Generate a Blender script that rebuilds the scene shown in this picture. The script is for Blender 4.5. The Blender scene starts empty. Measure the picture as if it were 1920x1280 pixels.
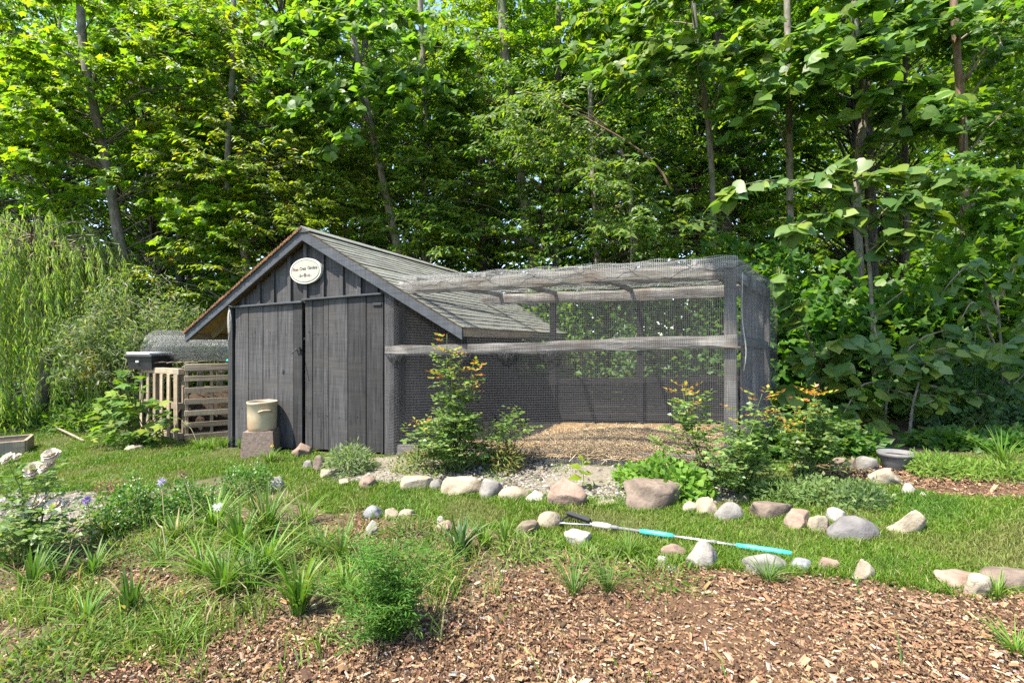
import bpy, math, random
import numpy as np
from mathutils import Vector, Matrix, Quaternion, noise as mnoise

# ------------------------------------------------------------------ camera, sky, sun, exposure
S = bpy.context.scene
C = S.collection
FOC = 880.0                       # focal length in pixels of a 1920 wide frame
EYE = 1.5
cam_d = bpy.data.cameras.new('camera')
cam = bpy.data.objects.new('camera', cam_d)
C.objects.link(cam)
cam.location = (0, 0, EYE)
cam.rotation_euler = (math.radians(90), 0, 0)
cam_d.sensor_width = 36.0
cam_d.lens = 36.0 * FOC / 1920.0
cam_d.clip_start = 0.05
cam_d.clip_end = 500
S.camera = cam

TOSUN = Vector((-0.48, -0.29, 1.0)).normalized()
world = bpy.data.worlds.new('World')
S.world = world
world.use_nodes = True
wn = world.node_tree.nodes
wl = world.node_tree.links
bg = wn['Background']
sky = wn.new('ShaderNodeTexSky')
sky.sky_type = 'NISHITA'
sky.sun_disc = False
sky.sun_elevation = math.asin(TOSUN.z)
sky.sun_rotation = math.atan2(TOSUN.x, TOSUN.y)
wl.new(sky.outputs[0], bg.inputs[0])
bg.inputs[1].default_value = 0.15
sun_d = bpy.data.lights.new('sun', 'SUN')
sun_d.energy = 4.8
sun_d.angle = math.radians(0.5)
sun_d.color = (1.0, 0.93, 0.8)
sun = bpy.data.objects.new('sun', sun_d)
C.objects.link(sun)
sun.rotation_euler = TOSUN.to_track_quat('Z', 'Y').to_euler()
sun.location = (-8, -3, 15)
S.view_settings.view_transform = 'Standard'
S.view_settings.look = 'None'
S.view_settings.gamma = 1.0
S.view_settings.exposure = 1.7
S.view_settings.use_curve_mapping = False
S.render.engine = 'CYCLES'
S.cycles.max_bounces = 10
S.cycles.diffuse_bounces = 6
S.cycles.glossy_bounces = 2
S.cycles.transmission_bounces = 6
S.cycles.transparent_max_bounces = 4
S.cycles.use_denoising = False

rng = np.random.default_rng(11)
random.seed(5)

# ------------------------------------------------------------------ helpers: places
SL, Z0 = 0.055, 0.22
def gz(x, y):
    x = np.asarray(x, float)
    return SL * np.clip(x, -16, 9) + Z0
def gp(px, py):
    dx, dz = (px - 960) / FOC, (640 - py) / FOC
    Y = (EYE - Z0) / (SL * dx - dz)
    X = dx * Y
    return Vector((X, Y, float(gz(X, Y))))
def at(px, py, Y):
    return Vector(((px - 960) / FOC * Y, Y, EYE + (640 - py) / FOC * Y))

# ------------------------------------------------------------------ helpers: meshes
def mesh_np(name, V, F, col=None, smooth=False, mat=None):
    V = np.asarray(V, np.float32); F = np.asarray(F, np.int32)
    k = F.shape[1]
    me = bpy.data.meshes.new(name)
    me.vertices.add(len(V)); me.vertices.foreach_set('co', V.ravel())
    me.loops.add(F.size); me.loops.foreach_set('vertex_index', F.ravel())
    me.polygons.add(len(F)); me.polygons.foreach_set('loop_start', np.arange(0, F.size, k, dtype=np.int32))
    me.polygons.foreach_set('use_smooth', np.full(len(F), smooth, bool))
    if col is not None:
        a = me.attributes.new('Col', 'FLOAT_COLOR', 'POINT')
        c = np.ones((len(V), 4), np.float32); c[:, :3] = col
        a.data.foreach_set('color', c.ravel())
    me.update(calc_edges=True)
    if mat: me.materials.append(mat)
    return me

class G:
    """collects triangles"""
    def __init__(s): s.v = []; s.f = []; s.c = []; s.n = 0
    def add(s, V, F, col=(1, 1, 1)):
        V = np.asarray(V, float).reshape(-1, 3); F = np.asarray(F, int).reshape(-1, 3)
        s.v.append(V); s.f.append(F + s.n); s.n += len(V)
        c = np.asarray(col, float)
        s.c.append(np.broadcast_to(c, (len(V), 3)))
        return s
    def mesh(s, name, mat, smooth=False):
        return mesh_np(name, np.concatenate(s.v), np.concatenate(s.f), np.concatenate(s.c), smooth, mat)

def link(name, me, parent=None, loc=None, **props):
    o = bpy.data.objects.new(name, me)
    C.objects.link(o)
    if parent is not None: o.parent = parent
    if loc is not None: o.location = loc
    for k, v in props.items(): o[k] = v
    return o
def thing(name, label, cat, loc=(0, 0, 0), rz=0.0, group=None):
    o = bpy.data.objects.new(name, None)
    C.objects.link(o)
    o.empty_display_size = 0.1
    o.location = loc; o.rotation_euler = (0, 0, rz)
    o['label'] = label; o['category'] = cat
    if group: o['group'] = group
    return o
def tag(o, label, cat, group=None):
    o['label'] = label; o['category'] = cat
    if group: o['group'] = group
    return o

def quads(F):
    F = np.asarray(F, int).reshape(-1, 4)
    return np.concatenate([F[:, [0, 1, 2]], F[:, [0, 2, 3]]])

def tube(pts, rad, sides=6, cap=True):
    P = np.array([tuple(p) for p in pts], float); n = len(P)
    r = np.broadcast_to(np.asarray(rad, float), (n,))
    T = np.gradient(P, axis=0); T /= np.linalg.norm(T, axis=1, keepdims=True) + 1e-9
    ref = np.array([0, 0, 1.0]) if abs(T[:, 2]).mean() < 0.8 else np.array([1.0, 0, 0])
    A = np.cross(T, ref); A /= np.linalg.norm(A, axis=1, keepdims=True) + 1e-9
    B = np.cross(T, A)
    th = np.linspace(0, 2 * np.pi, sides, endpoint=False)
    V = P[:, None] + r[:, None, None] * (np.cos(th)[None, :, None] * A[:, None] + np.sin(th)[None, :, None] * B[:, None])
    V = V.reshape(-1, 3)
    i = np.arange(n - 1)[:, None] * sides; j = np.arange(sides)[None]; j2 = (j + 1) % sides
    F = quads(np.stack([i + j, i + sides + j, i + sides + j2, i + j2], -1))
    if cap:
        c0, c1 = len(V), len(V) + 1
        V = np.concatenate([V, P[:1], P[-1:]])
        jj = np.arange(sides); jj2 = (jj + 1) % sides
        F = np.concatenate([F, np.stack([np.full(sides, c0), jj, jj2], -1),
                            np.stack([np.full(sides, c1), (n - 1) * sides + jj2, (n - 1) * sides + jj], -1)])
    return V, F

def smooth_path(pts, n=14):
    P = np.array([tuple(p) for p in pts], float)
    if len(P) == 2:
        t = np.linspace(0, 1, n)[:, None]; return P[0] * (1 - t) + P[1] * t
    Q = np.concatenate([[2 * P[0] - P[1]], P, [2 * P[-1] - P[-2]]])
    out = []
    m = len(P) - 1; per = max(2, n // m)
    for k in range(m):
        p0, p1, p2, p3 = Q[k:k + 4]
        for t in np.linspace(0, 1, per, endpoint=False):
            out.append(0.5 * (2 * p1 + (p2 - p0) * t + (2 * p0 - 5 * p1 + 4 * p2 - p3) * t * t + (3 * p1 - p0 - 3 * p2 + p3) * t ** 3))
    out.append(P[-1])
    return np.array(out)

BOXF = quads([[0, 3, 2, 1], [4, 5, 6, 7], [0, 1, 5, 4], [1, 2, 6, 5], [2, 3, 7, 6], [3, 0, 4, 7]])
def box_v(c, d, j=0.0):
    c = np.array(c, float); d = np.array(d, float) / 2
    s = np.array([[-1, -1, -1], [1, -1, -1], [1, 1, -1], [-1, 1, -1], [-1, -1, 1], [1, -1, 1], [1, 1, 1], [-1, 1, 1]], float)
    V = c + s * d
    if j: V += rng.uniform(-j, j, V.shape)
    return V
def chamfer_box(d, ch):
    """box with all edges chamfered: 24 verts, 44 tris"""
    d = np.array(d, float) / 2; ch = min(ch, d.min() * 0.6)
    V = []; idx = {}
    for sx in (-1, 1):
        for sy in (-1, 1):
            for sz in (-1, 1):
                s = np.array([sx, sy, sz], float)
                for a in range(3):
                    v = s * (d - ch); v[a] = s[a] * d[a]
                    idx[(sx, sy, sz, a)] = len(V); V.append(v)
    F = []
    def q(a, b, c_, e): F.extend([[a, b, c_], [a, c_, e]])
    for a in range(3):
        b, c_ = (a + 1) % 3, (a + 2) % 3
        for s in (-1, 1):
            k = []
            for (u, w) in ((-1, -1), (1, -1), (1, 1), (-1, 1)):
                t = [0, 0, 0]; t[a] = s; t[b] = u; t[c_] = w
                k.append(idx[(*t, a)])
            if s < 0: k.reverse()
            q(*k)
    for a in range(3):                       # edge chamfers along axis a
        b, c_ = (a + 1) % 3, (a + 2) % 3
        for u in (-1, 1):
            for w in (-1, 1):
                t0 = [0, 0, 0]; t0[a] = -1; t0[b] = u; t0[c_] = w
                t1 = list(t0); t1[a] = 1
                k = [idx[(*t0, b)], idx[(*t1, b)], idx[(*t1, c_)], idx[(*t0, c_)]]
                if u * w > 0: k.reverse()
                q(*k)
    for sx in (-1, 1):
        for sy in (-1, 1):
            for sz in (-1, 1):
                k = [idx[(sx, sy, sz, a)] for a in range(3)]
                if sx * sy * sz < 0: k.reverse()
                F.append(k)
    return np.array(V), np.array(F)

def board(name, parent, c, d, mat, rot=(0, 0, 0), ch=0.004, jit=0.0, **props):
    V, F = chamfer_box(d, ch)
    if jit: V = V + rng.uniform(-jit, jit, V.shape)
    me = mesh_np(name, V, F, None, False, mat)
    o = link(name, me, parent, c, **props)
    o.rotation_euler = rot
    return o
def prism(poly, y0, y1):
    """poly: list of (x, z) counter-clockwise seen from -y; extruded along y"""
    n = len(poly)
    V = np.array([(x, y0, z) for x, z in poly] + [(x, y1, z) for x, z in poly])
    F = []
    for k in range(1, n - 1):
        F += [[0, k, k + 1], [n, n + k + 1, n + k]]
    for k in range(n):
        k2 = (k + 1) % n
        F += [[k, n + k, n + k2], [k, n + k2, k2]]
    return V, np.array(F)
def beam(name, parent, a, b, w, h, mat, rough=0.0, **props):
    """rectangular timber from a to b (parent space), w across, h high; rough > 0 gives a wany hand-cut pole"""
    a = Vector(a); b = Vector(b); d = b - a
    if rough:
        n = 18; L = d.length; sec = [(-1, -.55), (-.6, -1), (.6, -1), (1, -.55), (1, .55), (.6, 1), (-.6, 1), (-1, .55)]
        off = rng.uniform(0, 40); V = []
        for k in range(n + 1):
            x = -L / 2 + L * k / n; cy, cz = [rough * 1.2 * mnoise.noise((x * 1.3, off, q)) for q in (0.5, 7.5)]
            for q, (u, v) in enumerate(sec):
                V.append((x, cy + u * w / 2 + rough * mnoise.noise((x * 4, q * 1.7, off)), cz + v * h / 2 + rough * 1.3 * mnoise.noise((x * 4, q * 1.7, off + 9))))
        F = quads([[k * 8 + q, k * 8 + (q + 1) % 8, (k + 1) * 8 + (q + 1) % 8, (k + 1) * 8 + q] for k in range(n) for q in range(8)])
        F = np.concatenate([F, [[0, q + 1, q] for q in range(1, 7)], [[n * 8, n * 8 + q, n * 8 + q + 1] for q in range(1, 7)]])
        V = np.array(V)
    else:
        V, F = chamfer_box((d.length, w, h), 0.004)
    me = mesh_np(name, V, F, None, False, mat)
    o = link(name, me, parent, (a + b) / 2, **props)
    x = d.normalized(); up = Vector((0, 0, 1))
    if abs(x.z) > 0.9: up = Vector((0, 1, 0))
    y = up.cross(x).normalized(); z = x.cross(y)
    o.rotation_euler = Matrix((x, y, z)).transposed().to_euler()
    return o

# ------------------------------------------------------------------ helpers: materials
def nodes_of(name):
    m = bpy.data.materials.new(name); m.use_nodes = True
    n = m.node_tree.nodes; l = m.node_tree.links
    return m, n, l, n['Principled BSDF'], n['Material Output']
def noise_mat(name, c1, c2, scale=8, stretch=(1, 1, 1), rough=0.85, bump=0.3, rand=0.25, c3=None, s3=2.0, dist=0.01, attr=False, spec=0.3, detail=6, metallic=0.0):
    m, n, l, p, out = nodes_of(name)
    tc = n.new('ShaderNodeTexCoord'); oi = n.new('ShaderNodeObjectInfo')
    mp = n.new('ShaderNodeMapping'); mp.inputs['Scale'].default_value = stretch
    add = n.new('ShaderNodeVectorMath'); add.operation = 'ADD'
    mul = n.new('ShaderNodeMath'); mul.operation = 'MULTIPLY'; mul.inputs[1].default_value = 37.0
    l.new(oi.outputs['Random'], mul.inputs[0])
    l.new(tc.outputs['Object'], mp.inputs[0]); l.new(mp.outputs[0], add.inputs[0]); l.new(mul.outputs[0], add.inputs[1])
    nz = n.new('ShaderNodeTexNoise'); nz.inputs['Scale'].default_value = scale; nz.inputs['Detail'].default_value = detail
    nz.inputs['Roughness'].default_value = 0.65
    l.new(add.outputs[0], nz.inputs['Vector'])
    rmp = n.new('ShaderNodeValToRGB')
    rmp.color_ramp.elements[0].position = 0.32; rmp.color_ramp.elements[0].color = (*c1, 1)
    rmp.color_ramp.elements[1].position = 0.68; rmp.color_ramp.elements[1].color = (*c2, 1)
    l.new(nz.outputs[0], rmp.inputs[0])
    colo = rmp.outputs[0]
    if c3 is not None:
        n3 = n.new('ShaderNodeTexNoise'); n3.inputs['Scale'].default_value = s3; n3.inputs['Detail'].default_value = 4
        l.new(tc.outputs['Object'], n3.inputs['Vector'])
        r3 = n.new('ShaderNodeValToRGB'); r3.color_ramp.elements[0].position = 0.5; r3.color_ramp.elements[1].position = 0.66
        l.new(n3.outputs[0], r3.inputs[0])
        mx = n.new('ShaderNodeMixRGB'); l.new(r3.outputs[0], mx.inputs[0]); l.new(colo, mx.inputs[1]); mx.inputs[2].default_value = (*c3, 1)
        colo = mx.outputs[0]
    mr = n.new('ShaderNodeMapRange'); mr.inputs[3].default_value = 1 - rand; mr.inputs[4].default_value = 1 + rand
    l.new(oi.outputs['Random'], mr.inputs[0])
    mm = n.new('ShaderNodeVectorMath'); mm.operation = 'SCALE'
    l.new(colo, mm.inputs[0]); l.new(mr.outputs[0], mm.inputs['Scale'])
    fin = mm.outputs[0]
    if attr:
        at_ = n.new('ShaderNodeAttribute'); at_.attribute_name = 'Col'
        m2 = n.new('ShaderNodeVectorMath'); m2.operation = 'MULTIPLY'
        l.new(fin, m2.inputs[0]); l.new(at_.outputs['Color'], m2.inputs[1]); fin = m2.outputs[0]
    l.new(fin, p.inputs['Base Color'])
    p.inputs['Roughness'].default_value = rough
    p.inputs['Metallic'].default_value = metallic
    p.inputs['Specular IOR Level'].default_value = spec
    if bump:
        b = n.new('ShaderNodeBump'); b.inputs['Strength'].default_value = bump; b.inputs['Distance'].default_value = dist
        l.new(nz.outputs[0], b.inputs['Height']); l.new(b.outputs[0], p.inputs['Normal'])
    return m
def plain_mat(name, c, rough=0.6, spec=0.4, metallic=0.0):
    m, n, l, p, out = nodes_of(name)
    p.inputs['Base Color'].default_value = (*c, 1); p.inputs['Roughness'].default_value = rough
    p.inputs['Specular IOR Level'].default_value = spec; p.inputs['Metallic'].default_value = metallic
    return m
def leaf_mat(name, trans=0.4, rough=0.42, spec=0.45, tint=(1.25, 1.2, 0.45)):
    m, n, l, p, out = nodes_of(name)
    a = n.new('ShaderNodeAttribute'); a.attribute_name = 'Col'
    oi = n.new('ShaderNodeObjectInfo')
    mr = n.new('ShaderNodeMapRange'); mr.inputs[3].default_value = 0.85; mr.inputs[4].default_value = 1.15
    l.new(oi.outputs['Random'], mr.inputs[0])
    sc = n.new('ShaderNodeVectorMath'); sc.operation = 'SCALE'
    l.new(a.outputs['Color'], sc.inputs[0]); l.new(mr.outputs[0], sc.inputs['Scale'])
    l.new(sc.outputs[0], p.inputs['Base Color'])
    p.inputs['Roughness'].default_value = rough; p.inputs['Specular IOR Level'].default_value = spec
    t = n.new('ShaderNodeBsdfTranslucent')
    mu = n.new('ShaderNodeVectorMath'); mu.operation = 'MULTIPLY'; mu.inputs[1].default_value = tint
    l.new(sc.outputs[0], mu.inputs[0]); l.new(mu.outputs[0], t.inputs['Color'])
    mx = n.new('ShaderNodeMixShader'); mx.inputs[0].default_value = trans
    l.new(p.outputs[0], mx.inputs[1]); l.new(t.outputs[0], mx.inputs[2]); l.new(mx.outputs[0], out.inputs['Surface'])
    return m
def attr_mat(name, rough=0.8, spec=0.3, nscale=60, bump=0.4):
    return noise_mat(name, (0.75, 0.75, 0.75), (1.15, 1.15, 1.15), nscale, rough=rough, bump=bump, rand=0.0, attr=True, spec=spec, dist=0.004)

M = {}
# rough sawn charcoal boards: grain along z, saw marks across
def wood_mat(name, c1, c2, axis, c3=None, rand=0.25, bump=0.5):
    st = [26, 26, 26]; st[axis] = 1.2
    m = noise_mat(name, c1, c2, 1.6, tuple(st), 0.82, bump, rand, c3, 3.0, 0.006, spec=0.25)
    n, l = m.node_tree.nodes, m.node_tree.links
    p = n['Principled BSDF']; src = p.inputs['Base Color'].links[0].from_socket
    tc = n.new('ShaderNodeTexCoord'); mp = n.new('ShaderNodeMapping'); sc = [2.5, 2.5, 2.5]; sc[axis] = 55; mp.inputs['Scale'].default_value = sc
    nz = n.new('ShaderNodeTexNoise'); nz.inputs['Scale'].default_value = 1.0; nz.inputs['Detail'].default_value = 5
    oi = n.new('ShaderNodeObjectInfo'); mo = n.new('ShaderNodeMath'); mo.operation = 'MULTIPLY'; mo.inputs[1].default_value = 53.0; l.new(oi.outputs['Random'], mo.inputs[0])
    ad = n.new('ShaderNodeVectorMath'); ad.operation = 'ADD'; l.new(mp.outputs[0], ad.inputs[0]); l.new(mo.outputs[0], ad.inputs[1])
    l.new(tc.outputs['Object'], mp.inputs[0]); l.new(ad.outputs[0], nz.inputs['Vector'])
    n2 = n.new('ShaderNodeTexNoise'); n2.inputs['Scale'].default_value = 2.2; n2.inputs['Detail'].default_value = 8; l.new(tc.outputs['Object'], n2.inputs['Vector'])
    ml = n.new('ShaderNodeMath'); ml.operation = 'MULTIPLY'; l.new(nz.outputs[0], ml.inputs[0]); l.new(n2.outputs[0], ml.inputs[1])
    mr = n.new('ShaderNodeMapRange'); mr.inputs[1].default_value = .12; mr.inputs[2].default_value = .40; mr.inputs[3].default_value = .78; mr.inputs[4].default_value = 1.24
    l.new(ml.outputs[0], mr.inputs[0])
    vm = n.new('ShaderNodeVectorMath'); vm.operation = 'SCALE'; l.new(src, vm.inputs[0]); l.new(mr.outputs[0], vm.inputs['Scale']); l.new(vm.outputs[0], p.inputs['Base Color'])
    return m
M['char_v'] = wood_mat('charcoal_boards_upright', (0.018, 0.0177, 0.018), (0.074, 0.071, 0.072), 2, (0.05, 0.047, 0.045), 0.42, 0.9)
M['char_h'] = wood_mat('charcoal_boards_flat', (0.018, 0.0177, 0.018), (0.074, 0.071, 0.072), 0, (0.09, 0.085, 0.08), 0.2)
M['shade_black'] = wood_mat('shade_black_boards', (0.007, 0.007, 0.008), (0.016, 0.016, 0.017), 0, None, 0.2)  # near-black tone stands for the shade at the back of the run
M['trim'] = wood_mat('slate_trim', (0.04, 0.045, 0.053), (0.075, 0.08, 0.09), 0, None, 0.1, 0.25)
M['grey_h'] = wood_mat('weathered_grey_timber', (0.07, 0.064, 0.058), (0.29, 0.27, 0.245), 0, (0.13, 0.11, 0.09), 0.2, 0.9)
M['grey_v'] = wood_mat('weathered_grey_post', (0.06, 0.056, 0.052), (0.2, 0.19, 0.178), 2, (0.1, 0.088, 0.075), 0.2, 0.9)
M['grey_beam'] = wood_mat('weathered_grey_beam', (0.08, 0.073, 0.064), (0.28, 0.26, 0.23), 0, (0.15, 0.125, 0.1), 0.2, 0.9)
M['pallet'] = wood_mat('pallet_wood', (0.16, 0.12, 0.08), (0.36, 0.28, 0.19), 2, (0.2, 0.17, 0.13), 0.25)
M['pallet_x'] = wood_mat('pallet_wood_flat', (0.16, 0.12, 0.08), (0.36, 0.28, 0.19), 0, (0.2, 0.17, 0.13), 0.25)
M['ply'] = noise_mat('plywood', (0.26, 0.15, 0.07), (0.42, 0.27, 0.13), 9, (1, 6, 1), 0.8, 0.1, 0.1)
M['cedar'] = noise_mat('mossy_roof_edge', (0.1, 0.06, 0.03), (0.26, 0.12, 0.06), 14, rough=0.95, bump=0.6, rand=0.2)
M['shingle'] = noise_mat('asphalt_shingle', (0.1, 0.104, 0.092), (0.195, 0.2, 0.176), 60, rough=0.95, bump=0.5, rand=0.14, c3=(0.115, 0.115, 0.1), s3=5.0, spec=0.15)
M['dark'] = plain_mat('dark_iron_and_shade', (0.02, 0.02, 0.022), 0.6)  # iron hardware, also the sheet for the shade inside the shed
M['net'] = plain_mat('grey_netting', (0.125, 0.122, 0.13), 0.55, 0.4)
M['net_pale'] = plain_mat('pale_netting', (0.42, 0.41, 0.40), 0.6, 0.3)  # paler netting for the roof and the folded flap
M['net_dark'] = plain_mat('black_netting', (0.03, 0.03, 0.033), 0.6)
M['wire'] = plain_mat('galvanised_wire', (0.24, 0.245, 0.25), 0.45, 0.5, 0.3)
M['teal'] = noise_mat('teal_plastic', (0.03, 0.36, 0.33), (0.06, 0.46, 0.42), 6, rough=0.4, bump=0.0, rand=0.05)
M['silver'] = plain_mat('brushed_aluminium', (0.5, 0.5, 0.5), 0.35, 0.5, 0.8)
M['paleplastic'] = noise_mat('pale_plastic', (0.3, 0.285, 0.25), (0.4, 0.38, 0.33), 9, rough=0.5, bump=0.0, rand=0.0)
M['crock'] = noise_mat('glazed_stoneware', (0.33, 0.27, 0.175), (0.43, 0.36, 0.245), 5, rough=0.35, bump=0.05, rand=0.0, c3=(0.3, 0.21, 0.12), s3=2.6, spec=0.5)
M['block'] = noise_mat('brown_concrete', (0.13, 0.095, 0.075), (0.24, 0.18, 0.145), 30, rough=0.95, bump=0.6, rand=0.0)
M['signface'] = noise_mat('cream_paint', (0.33, 0.31, 0.24), (0.4, 0.38, 0.3), 12, rough=0.5, bump=0.02, rand=0.0)
M['signrim'] = plain_mat('white_paint', (0.5, 0.49, 0.44), 0.5)
M['signgrey'] = plain_mat('grey_letter_paint', (0.07, 0.08, 0.07), 0.6)
M['signrose'] = plain_mat('faded_rose_paint', (0.17, 0.09, 0.085), 0.6)
M['signdark'] = plain_mat('dark_flower_paint', (0.04, 0.035, 0.04), 0.6)
M['black'] = noise_mat('black_plastic', (0.016, 0.016, 0.018), (0.03, 0.03, 0.033), 10, rough=0.45, bump=0.0, rand=0.0)
M['lid'] = plain_mat('pale_lid', (0.55, 0.55, 0.55), 0.4)
M['rope'] = noise_mat('old_rope', (0.3, 0.28, 0.24), (0.5, 0.47, 0.42), 40, rough=0.9, bump=0.4)
M['tub'] = noise_mat('grey_tub_plastic', (0.1, 0.1, 0.102), (0.17, 0.17, 0.172), 8, rough=0.6, bump=0.05, rand=0.0)
M['bark'] = noise_mat('pale_bark', (0.08, 0.068, 0.052), (0.27, 0.235, 0.19), 5, (3, 3, 1), 0.9, 0.8, 0.25, (0.11, 0.13, 0.07), 2.0, 0.02)
M['bark_dark'] = noise_mat('dark_bark', (0.035, 0.03, 0.025), (0.12, 0.105, 0.085), 6, (3, 3, .7), 0.95, 0.9, 0.25, None, 2, 0.03)
M['bark_red'] = noise_mat('reddish_bark', (0.09, 0.055, 0.035), (0.25, 0.17, 0.11), 6, (3, 3, 1), 0.9, 0.7, 0.2, None, 2, 0.02)
M['twig'] = noise_mat('twig_bark', (0.09, 0.075, 0.05), (0.22, 0.18, 0.13), 12, rough=0.9, bump=0.3)
M['green_stem'] = noise_mat('green_stem', (0.07, 0.11, 0.025), (0.13, 0.18, 0.05), 12, rough=0.6, bump=0.1)
M['leaf'] = leaf_mat('broad_leaf', 0.54, 0.45, 0.35, (1.75, 1.65, 0.5))
M['leaf_gloss'] = leaf_mat('glossy_leaf', 0.4, 0.36, 0.45, (1.4, 1.5, 0.5))
M['leaf_soft'] = leaf_mat('soft_leaf', 0.48, 0.55, 0.25, (1.35, 1.4, 0.5))
M['grass'] = leaf_mat('grass_blade', 0.38, 0.5, 0.35, (1.2, 1.2, 0.5))
M['petal'] = leaf_mat('petal', 0.3, 0.6, 0.2, (1, 0.98, 0.95))
M['chip'] = attr_mat('wood_chip', 0.85, 0.25, 90, 0.5)
M['gravel'] = attr_mat('pale_gravel', 0.85, 0.25, 60, 0.4)
M['straw'] = attr_mat('straw_strand', 0.6, 0.35, 30, 0.1)
M['soil'] = noise_mat('compost_soil', (0.03, 0.02, 0.013), (0.09, 0.062, 0.04), 25, rough=1.0, bump=1.0, dist=0.03)

# ------------------------------------------------------------------ helpers: leaves
def tmpl_ovate(w=0.34, fold=0.12, curl=0.12):
    xs = [0.0, 0.22, 0.5, 0.78, 1.0]; ws = [0.0, 0.8, 1.0, 0.62, 0.0]
    V = []; 
    for x, ww in zip(xs, ws):
        zc = -curl * x * x
        if ww == 0: V.append((x, 0, zc))
        else:
            V += [(x, -w * ww, zc + fold * ww * .8), (x, 0, zc), (x, w * ww, zc + fold * ww * .8)]
    F = [[0, 1, 2], [0, 2, 3], [1, 4, 5], [1, 5, 2], [2, 5, 6], [2, 6, 3], [4, 7, 8], [4, 8, 5], [5, 8, 9], [5, 9, 6], [7, 10, 8], [8, 10, 9]]
    return np.array(V), np.array(F)
def tmpl_simple(w=0.3, curl=0.15):
    V = [(0, 0, 0), (0.42, -w, 0.05), (0.5, 0, -curl * .25), (0.42, w, 0.05), (1, 0, -curl)]
    return np.array(V), np.array([[0, 1, 2], [0, 2, 3], [1, 4, 2], [2, 4, 3]])
def tmpl_maple():
    pts = [(0.0, 0.04), (-0.06, 0.34), (0.24, 0.27), (0.38, 0.58), (0.58, 0.22), (1.0, 0.0)]
    out = pts + [(x, -y) for x, y in pts[-2::-1]]
    V = [(0.38, 0, 0.0)] + [(x, y, -0.22 * (x - .3) ** 2 - 0.16 * y * y * 2 + 0.03) for x, y in out]
    n = len(out)
    F = [[0, 1 + (k + 1) % n, 1 + k] for k in range(n)]
    return np.array(V), np.array(F)
def tmpl_heart(w=0.47):
    pts = [(0.02, 0.0), (-0.07, 0.2), (0.03, 0.38), (0.22, 0.46), (0.45, 0.42), (0.68, 0.28), (0.86, 0.1), (1.0, 0.0)]
    V = []; F = []
    rib = [(0.02, 0), (0.25, 0), (0.5, 0), (0.75, 0), (1.0, 0)]
    ridx = []
    for x, y in rib: ridx.append(len(V)); V.append((x, 0, -0.2 * x * x))
    for s in (1, -1):
        o = []
        for x, y in pts[1:-1]:
            o.append(len(V)); V.append((x, s * y * w / 0.46, -0.2 * x * x + 0.10 * y - 0.35 * y * y))
        tri = [[ridx[0], ridx[1], o[0]], [o[0], ridx[1], o[1]], [o[1], ridx[1], o[2]], [o[2], ridx[1], ridx[2]], [o[2], ridx[2], o[3]],
               [o[3], ridx[2], ridx[3]], [o[3], ridx[3], o[4]], [o[4], ridx[3], o[5]], [o[5], ridx[3], ridx[4]]]
        if s < 0: tri = [t[::-1] for t in tri]
        F += tri
    return np.array(V), np.array(F)
def tmpl_lance(w=0.08, curl=0.2):
    V = [(0, 0, 0), (0.35, -w, 0.01), (0.35, w, 0.01), (0.7, -w * .7, -curl * .5), (0.7, w * .7, -curl * .5), (1, 0, -curl)]
    return np.array(V), np.array([[0, 1, 2], [1, 3, 2], [2, 3, 4], [3, 5, 4]])
T = dict(ovate=tmpl_simple(.33, .14), ash=tmpl_simple(.22, .16), simple=tmpl_simple(), maple=tmpl_maple(), heart=tmpl_heart(), lance=tmpl_lance(),
         round=tmpl_simple(.42, .1), willow=tmpl_lance(0.07, 0.15), seg=tmpl_simple(0.1, 0.1), petal=(np.array([(0, 0, 0), (.4, -.42, .08), (.4, 0, -.04), (.4, .42, .08), (.82, -.45, .16), (.86, 0, .04), (.82, .45, .16), (1.0, -.2, .1), (1.0, .2, .1)]), np.array([[0, 1, 2], [0, 2, 3], [1, 4, 5], [1, 5, 2], [2, 5, 6], [2, 6, 3], [4, 7, 5], [5, 7, 8], [5, 8, 6]])))

def norm(a): return a / (np.linalg.norm(a, axis=-1, keepdims=True) + 1e-9)
def leaves(g, P, D, N, size, tmpl, col):
    """P,D,N (n,3), size (n,), col (n,3)"""
    V, F = T[tmpl]
    n = len(P)
    x = norm(D); y = norm(np.cross(N, x)); z = np.cross(x, y)
    W = (P[:, None] + size[:, None, None] * (V[None, :, 0:1] * x[:, None] + V[None, :, 1:2] * y[:, None] + V[None, :, 2:3] * z[:, None]))
    k = len(V)
    FF = (F[None] + (np.arange(n) * k)[:, None, None]).reshape(-1, 3)
    g.add(W.reshape(-1, 3), FF, np.repeat(col, k, axis=0))
def pal(n, cols, jit=0.18):
    """random colours from a palette [(weight, rgb)...]"""
    w = np.array([c[0] for c in cols], float); w /= w.sum()
    k = rng.choice(len(cols), n, p=w)
    c = np.array([c[1] for c in cols], float)[k]
    return c * rng.uniform(1 - jit, 1 + jit, (n, 1)) * rng.uniform(1 - jit * .4, 1 + jit * .4, (n, 3))
P_MAPLE = [(4, (0.13, 0.225, 0.014)), (3, (0.095, 0.19, 0.014)), (1.4, (0.19, 0.26, 0.016)), (.6, (0.055, 0.13, 0.018))]
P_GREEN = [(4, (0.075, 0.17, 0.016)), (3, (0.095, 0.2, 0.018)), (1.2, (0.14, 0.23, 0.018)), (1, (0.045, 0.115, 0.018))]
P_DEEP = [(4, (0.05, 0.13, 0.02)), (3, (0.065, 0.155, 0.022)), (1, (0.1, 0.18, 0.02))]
P_YEL = [(4, (0.17, 0.25, 0.014)), (3, (0.125, 0.22, 0.014)), (1.4, (0.24, 0.28, 0.016)), (.12, (0.3, 0.18, 0.015))]
P_BASS = [(4, (0.1, 0.2, 0.03)), (3, (0.08, 0.17, 0.035)), (1.6, (0.15, 0.24, 0.03))]
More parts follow.
